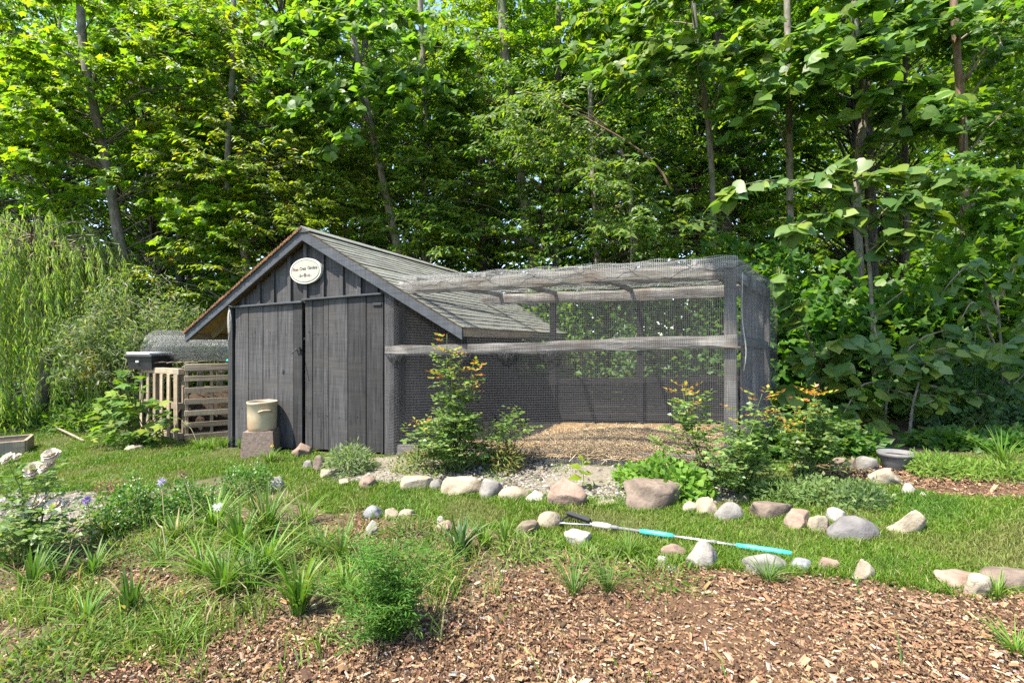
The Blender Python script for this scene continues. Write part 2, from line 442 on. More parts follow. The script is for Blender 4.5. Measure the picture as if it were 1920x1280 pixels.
P_BLUE = [(4, (0.05, 0.11, 0.045)), (3, (0.06, 0.13, 0.04)), (1, (0.08, 0.14, 0.05))]

def fan_spray(base, d, length, nt, nl, droop, rnd=0.25):
    """a leafy branch end: twigs fanning from base along d; returns leaf P, D, N and twig lines"""
    d = np.array(d, float); d /= np.linalg.norm(d) + 1e-9
    up = np.array([0, 0, 1.0]); side = np.cross(d, up); side /= np.linalg.norm(side) + 1e-9
    Ps, Ds, Ns, lines = [], [], [], []
    for t in range(nt):
        a = rng.uniform(-1.0, 1.0); L = length * rng.uniform(0.6, 1.1) * (1 - 0.25 * abs(a))
        dd = d * math.cos(a) + side * math.sin(a); dd = dd + up * rng.uniform(-rnd, rnd)
        dd /= np.linalg.norm(dd)
        b = np.array(base) + d * length * rng.uniform(0, 0.35)
        s = np.linspace(0.12, 1, nl) + rng.uniform(-.04, .04, nl)
        pts = b + np.outer(s * L, dd); pts[:, 2] -= droop * (s * L) ** 2
        perp = np.cross(dd, up); perp /= np.linalg.norm(perp) + 1e-9
        sg = np.where(np.arange(nl) % 2 == 0, 1, -1)[:, None]
        ld = dd * rng.uniform(0.3, 0.9, (nl, 1)) + sg * perp * rng.uniform(0.5, 1.1, (nl, 1)) + up * rng.uniform(-0.9, 0.05, (nl, 1))
        nn = up * .7 + rng.normal(0, 0.42, (nl, 3)) + np.array([-.35, -.5, 0])
        Ps.append(pts); Ds.append(ld); Ns.append(nn); lines.append(np.array([b, pts[nl // 2], pts[-1]]))
    return np.concatenate(Ps), np.concatenate(Ds), np.concatenate(Ns), lines

# ------------------------------------------------------------------ ground
def inpoly(x, y, poly):
    r = np.zeros(x.shape, bool); n = len(poly)
    for i in range(n):
        x0, y0 = poly[i]; x1, y1 = poly[(i + 1) % n]
        c = ((y0 > y) != (y1 > y)) & (x < (x1 - x0) * (y - y0) / (y1 - y0 + 1e-12) + x0)
        r ^= c
    return r
def zone(pts): return [tuple(gp(*p)[:2]) for p in pts]
Z = {}
Z['gravel'] = [zone([(585, 882), (650, 866), (740, 856), (900, 868), (1000, 866), (1190, 878), (1330, 900), (1420, 940), (1300, 945), (1150, 945), (1000, 930), (930, 925), (830, 912), (760, 905), (690, 907), (640, 905)]),
               zone([(-300, 935), (60, 925), (190, 922), (175, 960), (150, 1000), (90, 1015), (-300, 1030)])]
Z['mulch'] = [zone([(2400, 1116), (1900, 1112), (1750, 1114), (1620, 1090), (1480, 1080), (1330, 1067), (1240, 1062), (1150, 1050), (1060, 1040), (990, 1055), (930, 1100), (880, 1140), (760, 1180), (640, 1185), (520, 1165), (400, 1150), (250, 1200), (150, 1260), (60, 1400), (60, 2600), (2400, 2600)]),
              zone([(620, 985), (680, 960), (730, 985), (740, 1040), (690, 1050), (620, 1020)]),
              zone([(1470, 880), (1560, 866), (1700, 878), (1900, 902), (2300, 915), (2300, 948), (1900, 937), (1780, 933), (1690, 918), (1560, 892)]),
              zone([(170, 935), (180, 905), (260, 900), (250, 915)]),
              zone([(60, 1060), (180, 1050), (330, 1075), (420, 1130), (330, 1175), (60, 1130)])]
Z['bed'] = [zone([(-200, 1025), (140, 985), (200, 930), (300, 915), (420, 890), (520, 915), (620, 965), (700, 958), (850, 985), (1000, 1000), (1060, 1040), (990, 1055), (930, 1100), (880, 1150), (640, 1240), (420, 1260), (250, 1330), (-200, 1500), (-400, 1200)])]
def zmask(k, x, y):
    r = np.zeros(x.shape, bool)
    for p in Z[k]: r |= inpoly(x, y, p)
    return r
# the shed and run stand on a frame turned by YAW at P0
YAW = math.atan2(0.371, 0.928)
P0 = Vector((-4.0, 6.67, float(gz(-4.0, 6.67))))
U = np.array([math.cos(YAW), -math.sin(YAW)]); W_ = np.array([math.sin(YAW), math.cos(YAW)])
def loc2w(t, d): return P0.x + U[0] * t + W_[0] * d, P0.y + U[1] * t + W_[1] * d
def w2loc(x, y):
    dx, dy = x - P0.x, y - P0.y
    return dx * U[0] + dy * U[1], dx * W_[0] + dy * W_[1]
def tz(px, py, d=0.0):
    """local (t, z) of a photo pixel on the plane at depth d of the shed frame"""
    r = (px - 960) / FOC
    a0 = P0.x + W_[0] * d; b0 = P0.y + W_[1] * d
    t = (r * b0 - a0) / (U[0] - r * U[1])
    Y = b0 + U[1] * t
    return t, EYE + (640 - py) / FOC * Y - P0.z
def forest_edge(x):
    """depth beyond which the woodland floor begins"""
    return np.interp(x, [-30, -9, -6.2, -4.2, 1.9, 2.2, 3.2, 6, 30], [10.5, 9.6, 8.3, 7.2, 6.4, 5.0, 4.38, 4.32, 4.3])

nx, ny = 190, 150
gx = np.concatenate([np.linspace(-60, -14, 14), np.linspace(-13.5, 9, nx), np.linspace(10, 60, 14)])
gy = np.concatenate([np.linspace(-20, 0.5, 10), np.linspace(0.8, 13, ny), np.linspace(14, 110, 24)])
XX, YY = np.meshgrid(gx, gy)
ZZ = gz(XX, YY) + 0.012 * np.sin(XX * 3.1 + 1.3 * np.sin(YY * 2.3)) * np.cos(YY * 2.7 + XX) * ((YY < 13) & (YY > 0.8))
ZZ = ZZ + np.where(YY > 13, (YY - 13) * 0.02, 0)
col = np.empty(XX.shape + (3,)); col[:] = (0.052, 0.066, 0.02)
edge = forest_edge(XX)
col[YY > edge] = (0.045, 0.036, 0.024)
col[zmask('bed', XX, YY)] = (0.085, 0.072, 0.042)
col[zmask('mulch', XX, YY)] = (0.09, 0.053, 0.033)
col[zmask('gravel', XX, YY)] = (0.16, 0.142, 0.115)
lt, ld = w2loc(XX, YY)
RUN = (lt > 2.8) & (ld > 0.0) & (ld < 2.25) & (lt < 6.45 + 0.26 * ld)
col[RUN] = (0.2, 0.14, 0.075)
n0, n1 = XX.shape
I = np.arange(n0 * n1).reshape(n0, n1)
F = quads(np.stack([I[:-1, :-1], I[:-1, 1:], I[1:, 1:], I[1:, :-1]], -1))
gm = noise_mat('earth', (0.7, 0.7, 0.7), (1.3, 1.28, 1.22), 24, rough=0.97, bump=0.8, rand=0, attr=True, dist=0.02, spec=0.15)
link('ground', mesh_np('ground', np.stack([XX, YY, ZZ], -1).reshape(-1, 3), F, col.reshape(-1, 3), True, gm), kind='structure')

def scatter(n, xr, yr, power=1.3):
    """world points, denser towards the viewer's end of the garden"""
    u = rng.random(n)
    a, b = yr; q = 1 - power
    y = (a ** q + u * (b ** q - a ** q)) ** (1 / q)
    half = 1.14 * y + 0.35
    x = rng.uniform(-1, 1, n) * half
    k = (x > xr[0]) & (x < xr[1])
    return x[k], y[k]
# --- lawn
def blades(g, x, y, h, w, cols, lean=0.5, z=None):
    n = len(x)
    z = gz(x, y) if z is None else z
    a = rng.uniform(0, 2 * np.pi, n); l = rng.uniform(0.1, 1, n) * lean
    dx, dy = np.cos(a) * l * h, np.sin(a) * l * h
    b = rng.uniform(0, np.pi, n); wx, wy = np.cos(b) * w, np.sin(b) * w
    base = np.stack([x, y, z - 0.004], -1)
    wv = np.stack([wx, wy, np.zeros(n)], -1)
    mid = base + np.stack([dx * .35, dy * .35, h * 0.6], -1)
    tip = base + np.stack([dx, dy, h * (1 - 0.25 * l)], -1)
    V = np.stack([base - wv, base + wv, mid + wv * .8, mid - wv * .8, tip], 1).reshape(-1, 3)
    f = np.array([[0, 1, 2], [0, 2, 3], [3, 2, 4]])
    FF = (f[None] + (np.arange(n) * 5)[:, None, None]).reshape(-1, 3)
    g.add(V, FF, np.repeat(cols, 5, axis=0))
P_GRASS = [(4, (0.095, 0.2, 0.018)), (3, (0.125, 0.23, 0.022)), (1.5, (0.17, 0.25, 0.04)), (.6, (0.28, 0.25, 0.12)), (1, (0.06, 0.145, 0.016))]
x, y = scatter(560000, (-14, 8), (2.1, 10.6), 1.5)
bad = zmask('gravel', x, y) | zmask('mulch', x, y) | zmask('bed', x, y) | (y > forest_edge(x))
lt, ld = w2loc(x, y)
bad |= (lt > -0.1) & (lt < 6.8) & (ld > -0.12)
x, y = x[~bad], y[~bad]
pn = np.array([mnoise.noise((a * 1.7, b * 1.7, 3.1)) for a, b in zip(x, y)])
k = rng.random(len(x)) < np.clip(0.78 + pn * 0.9, 0.2, 1)
x, y, pn = x[k], y[k], pn[k]
g = G()
n = len(x)
cols = pal(n, P_GRASS, 0.2)
cols *= np.array([.98, .9, .88])
q = np.clip((-.02 - pn) * 3.2, 0, 1)[:, None] * rng.uniform(.3, 1, (n, 1)); cols = cols * (1 - q) + np.array([.2, .19, .07]) * q
q = np.clip((pn - .15) * 3, 0, .8)[:, None]; cols = cols * (1 - q) + cols * np.array([.62, .8, .9]) * q
blades(g, x, y, rng.uniform(0.025, 0.062, n) * (1 + .4 * pn), 0.0009 + 0.00055 * y * rng.uniform(.7, 1.2, n), cols, 0.9)
tag(link('lawn_grass', g.mesh('lawn_grass', M['grass']), kind='stuff'), 'short sunlit green grass between the stone edgings', 'grass')

# --- wood chips
def chips(name, zmaskf, n, yr, xr, label, size=1.0, extra=None):
    x, y = scatter(n, xr, yr, 1.7)
    k = zmaskf(x, y); x, y = x[k], y[k]; n = len(x)
    L = rng.gamma(1.9, 0.0068, n).clip(.005, .075) * size * np.where(rng.random(n) < .03, 2.2, 1); Wd = L * rng.uniform(0.16, 0.5, n); H = rng.uniform(0.002, 0.006, n) * size
    a = rng.uniform(0, np.pi * 2, n); ti = rng.normal(0, 0.28, n); tr = rng.normal(0, 0.28, n)
    X_ = np.stack([np.cos(a) * np.cos(ti), np.sin(a) * np.cos(ti), np.sin(ti)], -1)
    Y_ = norm(np.cross(np.stack([np.sin(tr), np.zeros(n), np.cos(tr)], -1), X_)); Zv = np.cross(X_, Y_)
    s = np.array([[-1, -1, -1], [1, -.6, -1], [.8, 1, -1], [-1, .8, -1], [-.8, -.1, 1], [.7, .15, 1]]) / 2
    CF = np.array([[0, 1, 5], [0, 5, 4], [2, 3, 4], [2, 4, 5]])
    P = np.stack([x, y, gz(x, y) + rng.random(n) ** 1.5 * 0.022 * size], -1)
    V = P[:, None] + s[None, :, 0:1] * (L[:, None] * X_)[:, None] + s[None, :, 1:2] * (Wd[:, None] * Y_)[:, None] + s[None, :, 2:3] * (H[:, None] * Zv)[:, None]
    FF = (CF[None] + (np.arange(n) * 6)[:, None, None]).reshape(-1, 3)
    c = pal(n, [(4, (0.215, 0.13, 0.072)), (4, (0.15, 0.086, 0.047)), (2.8, (0.3, 0.195, 0.115)), (1.0, (0.39, 0.295, 0.2)), (4.4, (0.068, 0.04, 0.024)), (.4, (0.24, 0.21, 0.19)), (.5, (0.26, 0.12, 0.068))], 0.25)
    g = G(); g.add(V.reshape(-1, 3), FF, np.repeat(c, 6, axis=0))
    tag(link(name, g.mesh(name, M['chip']), kind='stuff'), label, 'mulch')
fuzz = lambda x, y, s=0.06: (x + rng.normal(0, s, x.shape), y + rng.normal(0, s, y.shape))
chips('wood_chip_mulch', lambda x, y: zmask('mulch', *fuzz(x, y)) & (y < 3.9), 210000, (1.15, 3.9), (-6, 5), 'reddish brown wood chips covering the beds and the open foreground')
chips('bark_mulch', lambda x, y: zmask('mulch', *fuzz(x, y)) & (y >= 3.6), 80000, (3.6, 6.2), (-6, 8), 'brown bark chips in front of the grey tub', 1.5)
chips('bed_litter', lambda x, y: zmask('bed', *fuzz(x, y)), 120000, (1.2, 4.6), (-6, 2), 'scattered pale chips and litter among the bed plants')

x, y = scatter(200000, (-6, 2.2), (1.25, 4.6), 1.7)
k = zmask('bed', *fuzz(x, y, .08)) | (zmask('mulch', x, y) & (rng.random(len(x)) < .012)); x, y = x[k], y[k]
pn = np.array([mnoise.noise((a * 2.6, b_ * 2.6, 9.0)) + .6 * mnoise.noise((a * 7, b_ * 7, 2.0)) for a, b_ in zip(x, y)])
k = rng.random(len(x)) < np.clip(.03 + pn * 1.3, 0.012, .7) * np.clip((y - 1.5) / 1.0, .22, 1); x, y = x[k], y[k]; n = len(x); g = G()
blades(g, x, y, rng.gamma(4, .022, n).clip(.03, .22), 0.0012 + .0009 * y * rng.uniform(.6, 1.4, n), pal(n, [(4, (0.11, 0.2, 0.025)), (3, (0.15, 0.23, 0.035)), (2, (0.2, 0.24, 0.06)), (1, (0.33, 0.28, 0.15)), (1, (.07, .14, .03))], .2), 1.5)
tag(link('bed_grasses', g.mesh('bed_grasses', M['grass']), kind='stuff'), 'rough self sown grasses filling the bed between the clumps', 'grass')
x, y = scatter(26000, (-6, 3), (2.6, 6.0), 1.6); k = zmask('gravel', x, y); x, y = x[k], y[k]
pn = np.array([mnoise.noise((a * 3, b_ * 3, 5.0)) for a, b_ in zip(x, y)]); k = rng.random(len(x)) < np.clip(pn * 1.6, .02, .8); x, y = x[k], y[k]; n = len(x); g = G()
blades(g, x, y, rng.uniform(.03, .09, n), .0012 + .0006 * y, pal(n, P_GRASS, .25), 1.2)
tag(link('gravel_weeds', g.mesh('gravel_weeds', M['grass']), kind='stuff'), 'sparse grass seedlings coming up through the gravel', 'grass')
# --- gravel
def stones(name, msk, n, yr, xr, size, cols, label):
    x, y = scatter(n, xr, yr, 1.6); k = msk(x, y); x, y = x[k], y[k]; n = len(x)
    o = np.array([[1, 0, 0], [-.9, .2, 0], [0, 1, .1], [.1, -1, 0], [0, 0, 1], [0, 0, -1]], float)
    f = np.array([[0, 2, 4], [2, 1, 4], [1, 3, 4], [3, 0, 4], [2, 0, 5], [1, 2, 5], [3, 1, 5], [0, 3, 5]])
    r = rng.gamma(4, size / 4, n)
    V = o[None] * r[:, None, None] * rng.uniform(.6, 1.3, (n, 6, 1)); V[..., 2] *= .7
    a = rng.uniform(0, 6.28, n); ca, sa = np.cos(a)[:, None], np.sin(a)[:, None]
    V = np.stack([V[..., 0] * ca - V[..., 1] * sa, V[..., 0] * sa + V[..., 1] * ca, V[..., 2]], -1)
    V += np.stack([x, y, gz(x, y) + r * .3], -1)[:, None]
    g = G(); g.add(V.reshape(-1, 3), (f[None] + (np.arange(n) * 6)[:, None, None]).reshape(-1, 3), np.repeat(pal(n, cols, .2), 6, axis=0))
    tag(link(name, g.mesh(name, M['gravel']), kind='stuff'), label, 'gravel')
PG = [(4, (0.2, 0.182, 0.15)), (3, (0.15, 0.132, 0.108)), (1.3, (0.3, 0.285, 0.25)), (2.4, (0.07, 0.06, 0.046))]
stones('pale_gravel', lambda x, y: zmask('gravel', *fuzz(x, y, .05)), 75000, (2.6, 6.0), (-8, 3), 0.011, PG, 'pale crushed gravel around the roses and along the run')

# ------------------------------------------------------------------ the shed
shed = thing('garden_shed', 'charcoal board shed with gabled shingle roof and double doors', 'shed', P0, -YAW)
R_T = 1.36                                 # ridge position along the front
DEP = 4.2                                  # shed depth
OV = -0.12                                 # front overhang
tr, zr = tz(566, 426, OV); tl, zl = tz(347, 622, OV); te, ze = tz(866, 611, OV)
ZE = (zl + ze) / 2
tc, = (tr,)
def roof_z(t):
    return zr + (t - tr) * ((ze - zr) / (te - tr) if t > tr else (zl - zr) / (tl - tr))
t_l, t_r = 0.0, tz(742, 700)[0]
gl = lambda t: float(gz(*loc2w(t, 0))) - P0.z
_, h_l = tz(440, 578); _, h_r = tz(722, 557)
def head_z(t): return h_l + (h_r - h_l) * (t - tz(440, 578)[0]) / (tz(722, 557)[0] - tz(440, 578)[0])
# gable boards with battens over the joints
bx = [-0.0] + [tz(p, 540)[0] for p in (459, 488, 514, 545, 575, 607, 643, 676, 707)] + [t_r]
for k in range(len(bx) - 1):
    a, b = bx[k] + 0.002, bx[k + 1] - 0.002
    za, zb = head_z(a) + 0.005, head_z(b) + 0.005
    top = [(b, roof_z(b) - 0.16)]
    if a < tr < b: top.append((tr, zr - 0.16))
    top.append((a, roof_z(a) - 0.16))
    V, F_ = prism([(a, za), (b, zb)] + top, 0.0, 0.022)
    link('gable_board', mesh_np('gable_board', V, F_, None, False, M['char_v']), shed)
for k in range(1, len(bx) - 1):
    t = bx[k]; w = 0.028
    V, F_ = prism([(t - w, head_z(t)), (t + w, head_z(t)), (t + w, roof_z(t) - 0.14), (t - w, roof_z(t) - 0.14)], -0.03, -0.002)
    link('batten', mesh_np('batten', V, F_, None, False, M['char_v']), shed)
# corner boards
board('corner_board', shed, (0.035, 0.0, (roof_z(0.03) - .15 - 0.06) / 2), (0.09, 0.07, roof_z(0.03) - .15 + 0.06), M['char_v'])
ta = tz(724, 700)[0]
zt = roof_z(t_r - .04) - .15
board('corner_board', shed, ((ta + t_r) / 2, 0.0, (zt + gl(t_r)) / 2), (t_r - ta, 0.07, zt - gl(t_r)), M['char_v'])
# doors
def door(edges, yoff, ztop_off, swing):
    d = link('door', bpy.data.meshes.new('door'), shed)
    for k in range(len(edges) - 1):
        a, b = edges[k] + 0.0055, edges[k + 1] - 0.0055
        zb_ = gl((a + b) / 2) + 0.035 + rng.uniform(-.008, .008)
        za_, zbb = head_z(a) - ztop_off, head_z(b) - ztop_off
        y0 = yoff + swing * (a - edges[0]) + rng.uniform(-.004, .004)
        V, F_ = prism([(a, zb_), (b, zb_), (b, zbb), (a, za_)], y0, y0 + 0.024)
        link('plank', mesh_np('plank', V, F_, None, False, M['char_v']), d)
    return d
eL = [tz(p, 700)[0] for p in (445, 470, 497, 525, 554, 571)]
eR = [tz(p, 700)[0] for p in (577, 591, 611, 621, 657, 691, 723)]
def nails(d_, edges, y0):
    for k in range(len(edges) - 1):
        for zz in (.56, 1.62):
            V, F_ = prism([(.006 * math.cos(q), .006 * math.sin(q)) for q in np.linspace(0, 6.28, 7)[:-1]], -.003, .002)
            link('nail', mesh_np('nail', V, F_, None, False, M['dark']), d_, ((edges[k] + edges[k + 1]) / 2 + rng.uniform(-.02, .02), y0, zz + rng.uniform(-.02, .02)))
dl = door(eL, -0.035, 0.0, 0.0); dr = door(eR, -0.045, -0.03, 0.0)
for o, e, lab in ((dl, eL, 0), (dr, eR, 1)):            # the ledge that carries the planks, behind them
    V, F_ = prism([(e[0] + .02, 0.5), (e[-1] - .02, 0.52), (e[-1] - .02, 0.62), (e[0] + .02, 0.6)], -0.008, 0.02)
    o.data = mesh_np('door_ledge', V, F_, None, False, M['char_h'])
nails(dl, eL, -.042); nails(dr, eR, -.052)
# dark sheet standing for the shade inside the shed, header trim
V, F_ = prism([(0.05, 0.02), (t_r - .05, .1), (t_r - .05, 1.9), (.05, 1.9)], 0.20, 0.22)
link('interior_shade', mesh_np('interior_shade', V, F_, None, False, M['dark']), shed)
beam('door_header', shed, (eL[0] - .03, -0.05, head_z(eL[0]) + .012), (tz(573, 560)[0], -0.05, head_z(tz(573, 560)[0]) + .012), 0.05, 0.026, M['trim'])
beam('door_header', shed, (tz(574, 560)[0], -0.055, head_z(tz(574, 560)[0]) + .036), (tz(723, 560)[0], -0.055, head_z(tz(723, 560)[0]) + .036), 0.06, 0.022, M['trim'])
# hinges and hasp
board('hinge', shed, (tz(712, 571)[0], -0.052, tz(712, 571)[1]), (0.13, 0.012, 0.03), M['dark'])
lx, lz = tz(566, 655)
hasp = board('hasp', shed, (lx, -0.055, lz), (0.10, 0.03, 0.022), M['dark'])
V, F_ = tube([(0.045, -0.01, 0.03), (0.045, -0.05, 0.02), (0.048, -0.12, -0.02), (0.05, -0.15, -0.05)], 0.007, 6)
link('hasp_pin', mesh_np('hasp_pin', V, F_, None, True, M['dark']), hasp)
V, F_ = prism([(0.03, -.05), (.05, -.05), (.05, .03), (.03, .03)], -.03, -.015)
link('staple', mesh_np('staple', V, F_, None, False, M['dark']), hasp)
kx, kz = tz(535, 696)
an = np.linspace(0, 2 * np.pi, 12, endpoint=False)
V, F_ = prism([(0.016 * math.cos(a) + .006 * math.sin(a), 0.03 * math.sin(a)) for a in an], -0.001, 0.001)
link('knot_hole', mesh_np('knot_hole', V, F_, None, False, M['dark']), dl, (kx, -0.040, kz))
# side and back walls
for k in range(17):
    d0 = 0.05 + k * (DEP - .1) / 17; wd = (DEP - .1) / 17
    zt = roof_z(t_r) - .17; zb_ = float(gz(*loc2w(t_r, d0))) - P0.z
    board('wall_plank', shed, (t_r - .015 + rng.uniform(-.004, .004), d0 + wd / 2, (zt + zb_) / 2), (0.024, wd - .006, zt - zb_), M['char_v'])
    zt = roof_z(0.0) - .17; zb_ = float(gz(*loc2w(0, d0))) - P0.z - .03
    board('wall_plank', shed, (0.015 + rng.uniform(-.004, .004), d0 + wd / 2, (zt + zb_) / 2), (0.024, wd - .006, zt - zb_), M['char_v'])
for k in range(11):
    w = (t_r - .06) / 11; a = 0.03 + k * w; b = a + w - .006
    top = [(b, roof_z(b) - .17)]
    if a < tr < b: top.append((tr, zr - .17))
    top.append((a, roof_z(a) - .17))
    V, F_ = prism([(a, -.05 + .03 * a), (b, -.05 + .03 * b)] + top, DEP - .03, DEP)
    link('wall_plank', mesh_np('wall_plank', V, F_, None, False, M['char_v']), shed)
# roof: deck, shingle courses, rake boards
roof = link('roof', bpy.data.meshes.new('roof'), shed)
y0, y1 = OV, DEP + 0.15
g = G()
for (te_, ze_) in ((te, ze), (tl, zl)):
    nrm = np.array([-(ze_ - zr), 0, te_ - tr]); nrm = nrm / np.linalg.norm(nrm) * (1 if te_ > tr else -1)
    a = np.array([tr, 0, zr]) - nrm * .012; b = np.array([te_, 0, ze_]) - nrm * .012
    c = b - nrm * .02; d = a - nrm * .02
    ring = [a, b, c, d] if te_ < tr else [d, c, b, a]
    V, F_ = prism([(p[0], p[2]) for p in ring], y0 + .012, y1 - .012)
    g.add(V, F_)
roof.data = g.mesh('roof_deck', M['ply'])
nC = 23
for si, (te_, ze_) in enumerate(((te, ze), (tl, zl))):
    D = np.array([te_ - tr, 0, ze_ - zr]); Ln = np.linalg.norm(D); D /= Ln
    nrm = np.array([-D[2], 0, D[0]]) * (1 if te_ > tr else -1)
    for k in range(nC):
        s0 = k * Ln / nC; s1 = (k + 1) * Ln / nC + 0.02
        ys = np.linspace(y0 - .012, y1, 31)
        V = []
        for j, yy in enumerate(ys):
            wob = 0.006 * mnoise.noise((yy * 1.3, k * .7, si)) ; lift = 0.009 + 0.004 * rng.random()
            base = np.array([tr, yy, zr]) + nrm * wob
            p0 = base + D * s0 - nrm * 0.011; p1 = base + D * (s1 + rng.uniform(-.003, .003)) + nrm * (lift - .012); p2 = p1 - nrm * .011
            V += [p0, p1, p2]
        i = np.arange(30)[:, None] * 3; j = np.array([0, 1])[None]
        Fq = np.stack([i + j, i + j + 1, i + 3 + j + 1, i + 3 + j], -1).reshape(-1, 4)
        if te_ < tr: Fq = Fq[:, ::-1]
        link('shingle_course', mesh_np('shingle_course', np.array(V), quads(Fq), None, False, M['shingle']), roof)
# ridge cap
V, F_ = prism([(tr - .14, zr - .14 * .6 + .012), (tr, zr + .004), (tr + .14, zr - .14 * .57 + .012), (tr + .14, zr - .14 * .57 + .024), (tr, zr + .018), (tr - .14, zr - .14 * .6 + .024)], y0 - .015, y1 + .01)
link('ridge_cap', mesh_np('ridge_cap', V, F_[:, ::-1], None, False, M['shingle']), roof)
for si, (te_, ze_) in enumerate(((te, ze), (tl, zl))):
    for yy, nm in ((y0 - .0, 'rake_board'), (y1 - .045, 'rake_board')):
        V, F_ = prism([(tr, zr - .03), (tr, zr - .165), (te_, ze_ - .15), (te_, ze_ - .03)] if te_ < tr else [(tr, zr - .165), (tr, zr - .03), (te_, ze_ - .03), (te_, ze_ - .15)][::-1], yy - .002, yy + .035)
        link(nm, mesh_np(nm, V, F_, None, False, M['trim']), roof)
    # eave fascia
    beam('eave_board', roof, (te_ - (0.02 if si == 0 else -.02), y0 + .03, ze_ - .07), (te_ - (0.02 if si == 0 else -.02), y1 - .05, ze_ - .07), .025, .09, M['pallet_x'])
# moss and rotten edge on the left rake
g = G()
for k in range(130):
    s = k / 129; t = tr + (tl - tr) * s; z = zr + (zl - zr) * s
    V = box_v((t, y0 - .016, z - .012), (.028, .022, rng.uniform(.018, .036)), .005); g.add(V, BOXF)
link('worn_edge', g.mesh('worn_edge', M['cedar']), roof)
# rafters under the left overhang
for d0 in np.arange(0.25, 4.0, 0.6):
    beam('rafter', roof, (-0.05, d0, roof_z(-.05) - .085), (tl + .06, d0, roof_z(tl + .06) - .085), .04, .09, M['pallet_x'])
    beam('rafter', roof, (t_r + .05, d0, roof_z(t_r + .05) - .085), (te - .06, d0, roof_z(te - .06) - .085), .04, .09, M['pallet_x'])

# oval sign
sx, sz = tz(573, 508, -.06)
sign = thing('oval_sign', 'cream oval sign lettered in grey hanging on the gable', 'sign', Vector((*loc2w(sx, -.055), P0.z + sz)), -YAW)
sa, sb = 0.262, 0.166
an = np.linspace(0, 2 * np.pi, 56, endpoint=False)
tilt = math.radians(3)
def ell(a, b): return [(a * math.cos(q), b * math.sin(q)) for q in an]
V, F_ = prism(ell(sa, sb), -.012, .022); link('sign_board', mesh_np('sign_board', V, F_, None, False, M['signrim']), sign)
V, F_ = prism(ell(sa * .93, sb * .9), -.015, -.0125); link('sign_face', mesh_np('sign_face', V, F_, None, False, M['signface']), sign)
V = [];
for q in an: V += [(sa * .905 * math.cos(q), -.0165, sb * .865 * math.sin(q)), (sa * .885 * math.cos(q), -.0165, sb * .835 * math.sin(q))]
nA = len(an); F_ = quads([[2 * k, 2 * ((k + 1) % nA), 2 * ((k + 1) % nA) + 1, 2 * k + 1] for k in range(nA)])
link('painted_line', mesh_np('painted_line', np.array(V), F_, None, False, M['signgrey']), sign)
def lettering(txt, size, loc, mat):
    cu = bpy.data.curves.new('lettering', 'FONT'); cu.body = txt; cu.size = size; cu.align_x = 'CENTER'; cu.extrude = 0.0006; cu.space_character = .82
    cu.offset = 0.0008; cu.shear = 0.12
    tmp = bpy.data.objects.new('lettering_curve', cu); C.objects.link(tmp)
    dg = bpy.context.evaluated_depsgraph_get(); dg.update()
    me = bpy.data.meshes.new_from_object(tmp.evaluated_get(dg))
    bpy.data.objects.remove(tmp); me.materials.clear(); me.materials.append(mat)
    o = link('lettering', me, sign, loc); o.rotation_euler = (math.radians(90), 0, 0)
    return o
lettering('Rose', .058, (-.163, -.0168, .006), M['signrose']); lettering('Crest', .058, (-.04, -.0168, .012), M['signgrey']); lettering('Gardens', .058, (.122, -.0168, .018), M['signgrey'])
for (cx, cz, r, mt) in ((-.075, -.062, .022, 'signgrey'), (0, -.055, .027, 'signdark'), (.07, -.06, .022, 'signrose')):
    g = G()
    for k in range(6):
        q = k * math.pi / 3
        V, F_ = prism([(cx + r * .6 * math.cos(q) + r * .42 * math.cos(p), cz + r * .6 * math.sin(q) + r * .3 * math.sin(p)) for p in np.linspace(0, 6.28, 7)[:-1]], -.0166 - .0001 * k, -.0152); g.add(V, F_)
    for s in (-1, 1):
        V, F_ = prism([(cx + s * r * 1.2, cz - r * .6), (cx + s * r * 2.0, cz - r * .2), (cx + s * r * 1.4, cz - r * .05)][::s], -.0166, -.0152); g.add(V, F_)
    link('painted_flower', g.mesh('painted_flower', M[mt]), sign)

# rope hanging off a nail at the corner
rx, rz = tz(431, 577, -.08)
rope = thing('hanging_rope', 'frayed pale rope bundle hanging from the shed corner under the eave', 'rope', Vector((*loc2w(rx, -.09), P0.z + rz)), -YAW)
for k in range(6):
    a = rng.uniform(-.02, .02, 2); L = rng.uniform(.25, .42)
    pts = [(0, 0, 0), (a[0], -.01, -L * .5), (a[0] * 1.5 + a[1], .0, -L), (a[1] + .012, .01, -L * .55), (0.01, 0, -.02)] if k < 4 else [(0, 0, 0), (a[0], 0, -L * .6), (a[1] * 1.6, .01, -L * 1.15)]
    V, F_ = tube(smooth_path(pts, 16), .0065, 5); link('strand', mesh_np('strand', V, F_, None, True, M['rope']), rope)
V, F_ = tube(smooth_path([(-.16, .02, .03), (-.05, -.01, .035), (.03, .0, .02), (.05, .05, .0)], 10), .006, 5); link('strand', mesh_np('strand', V, F_, None, True, M['rope']), rope)

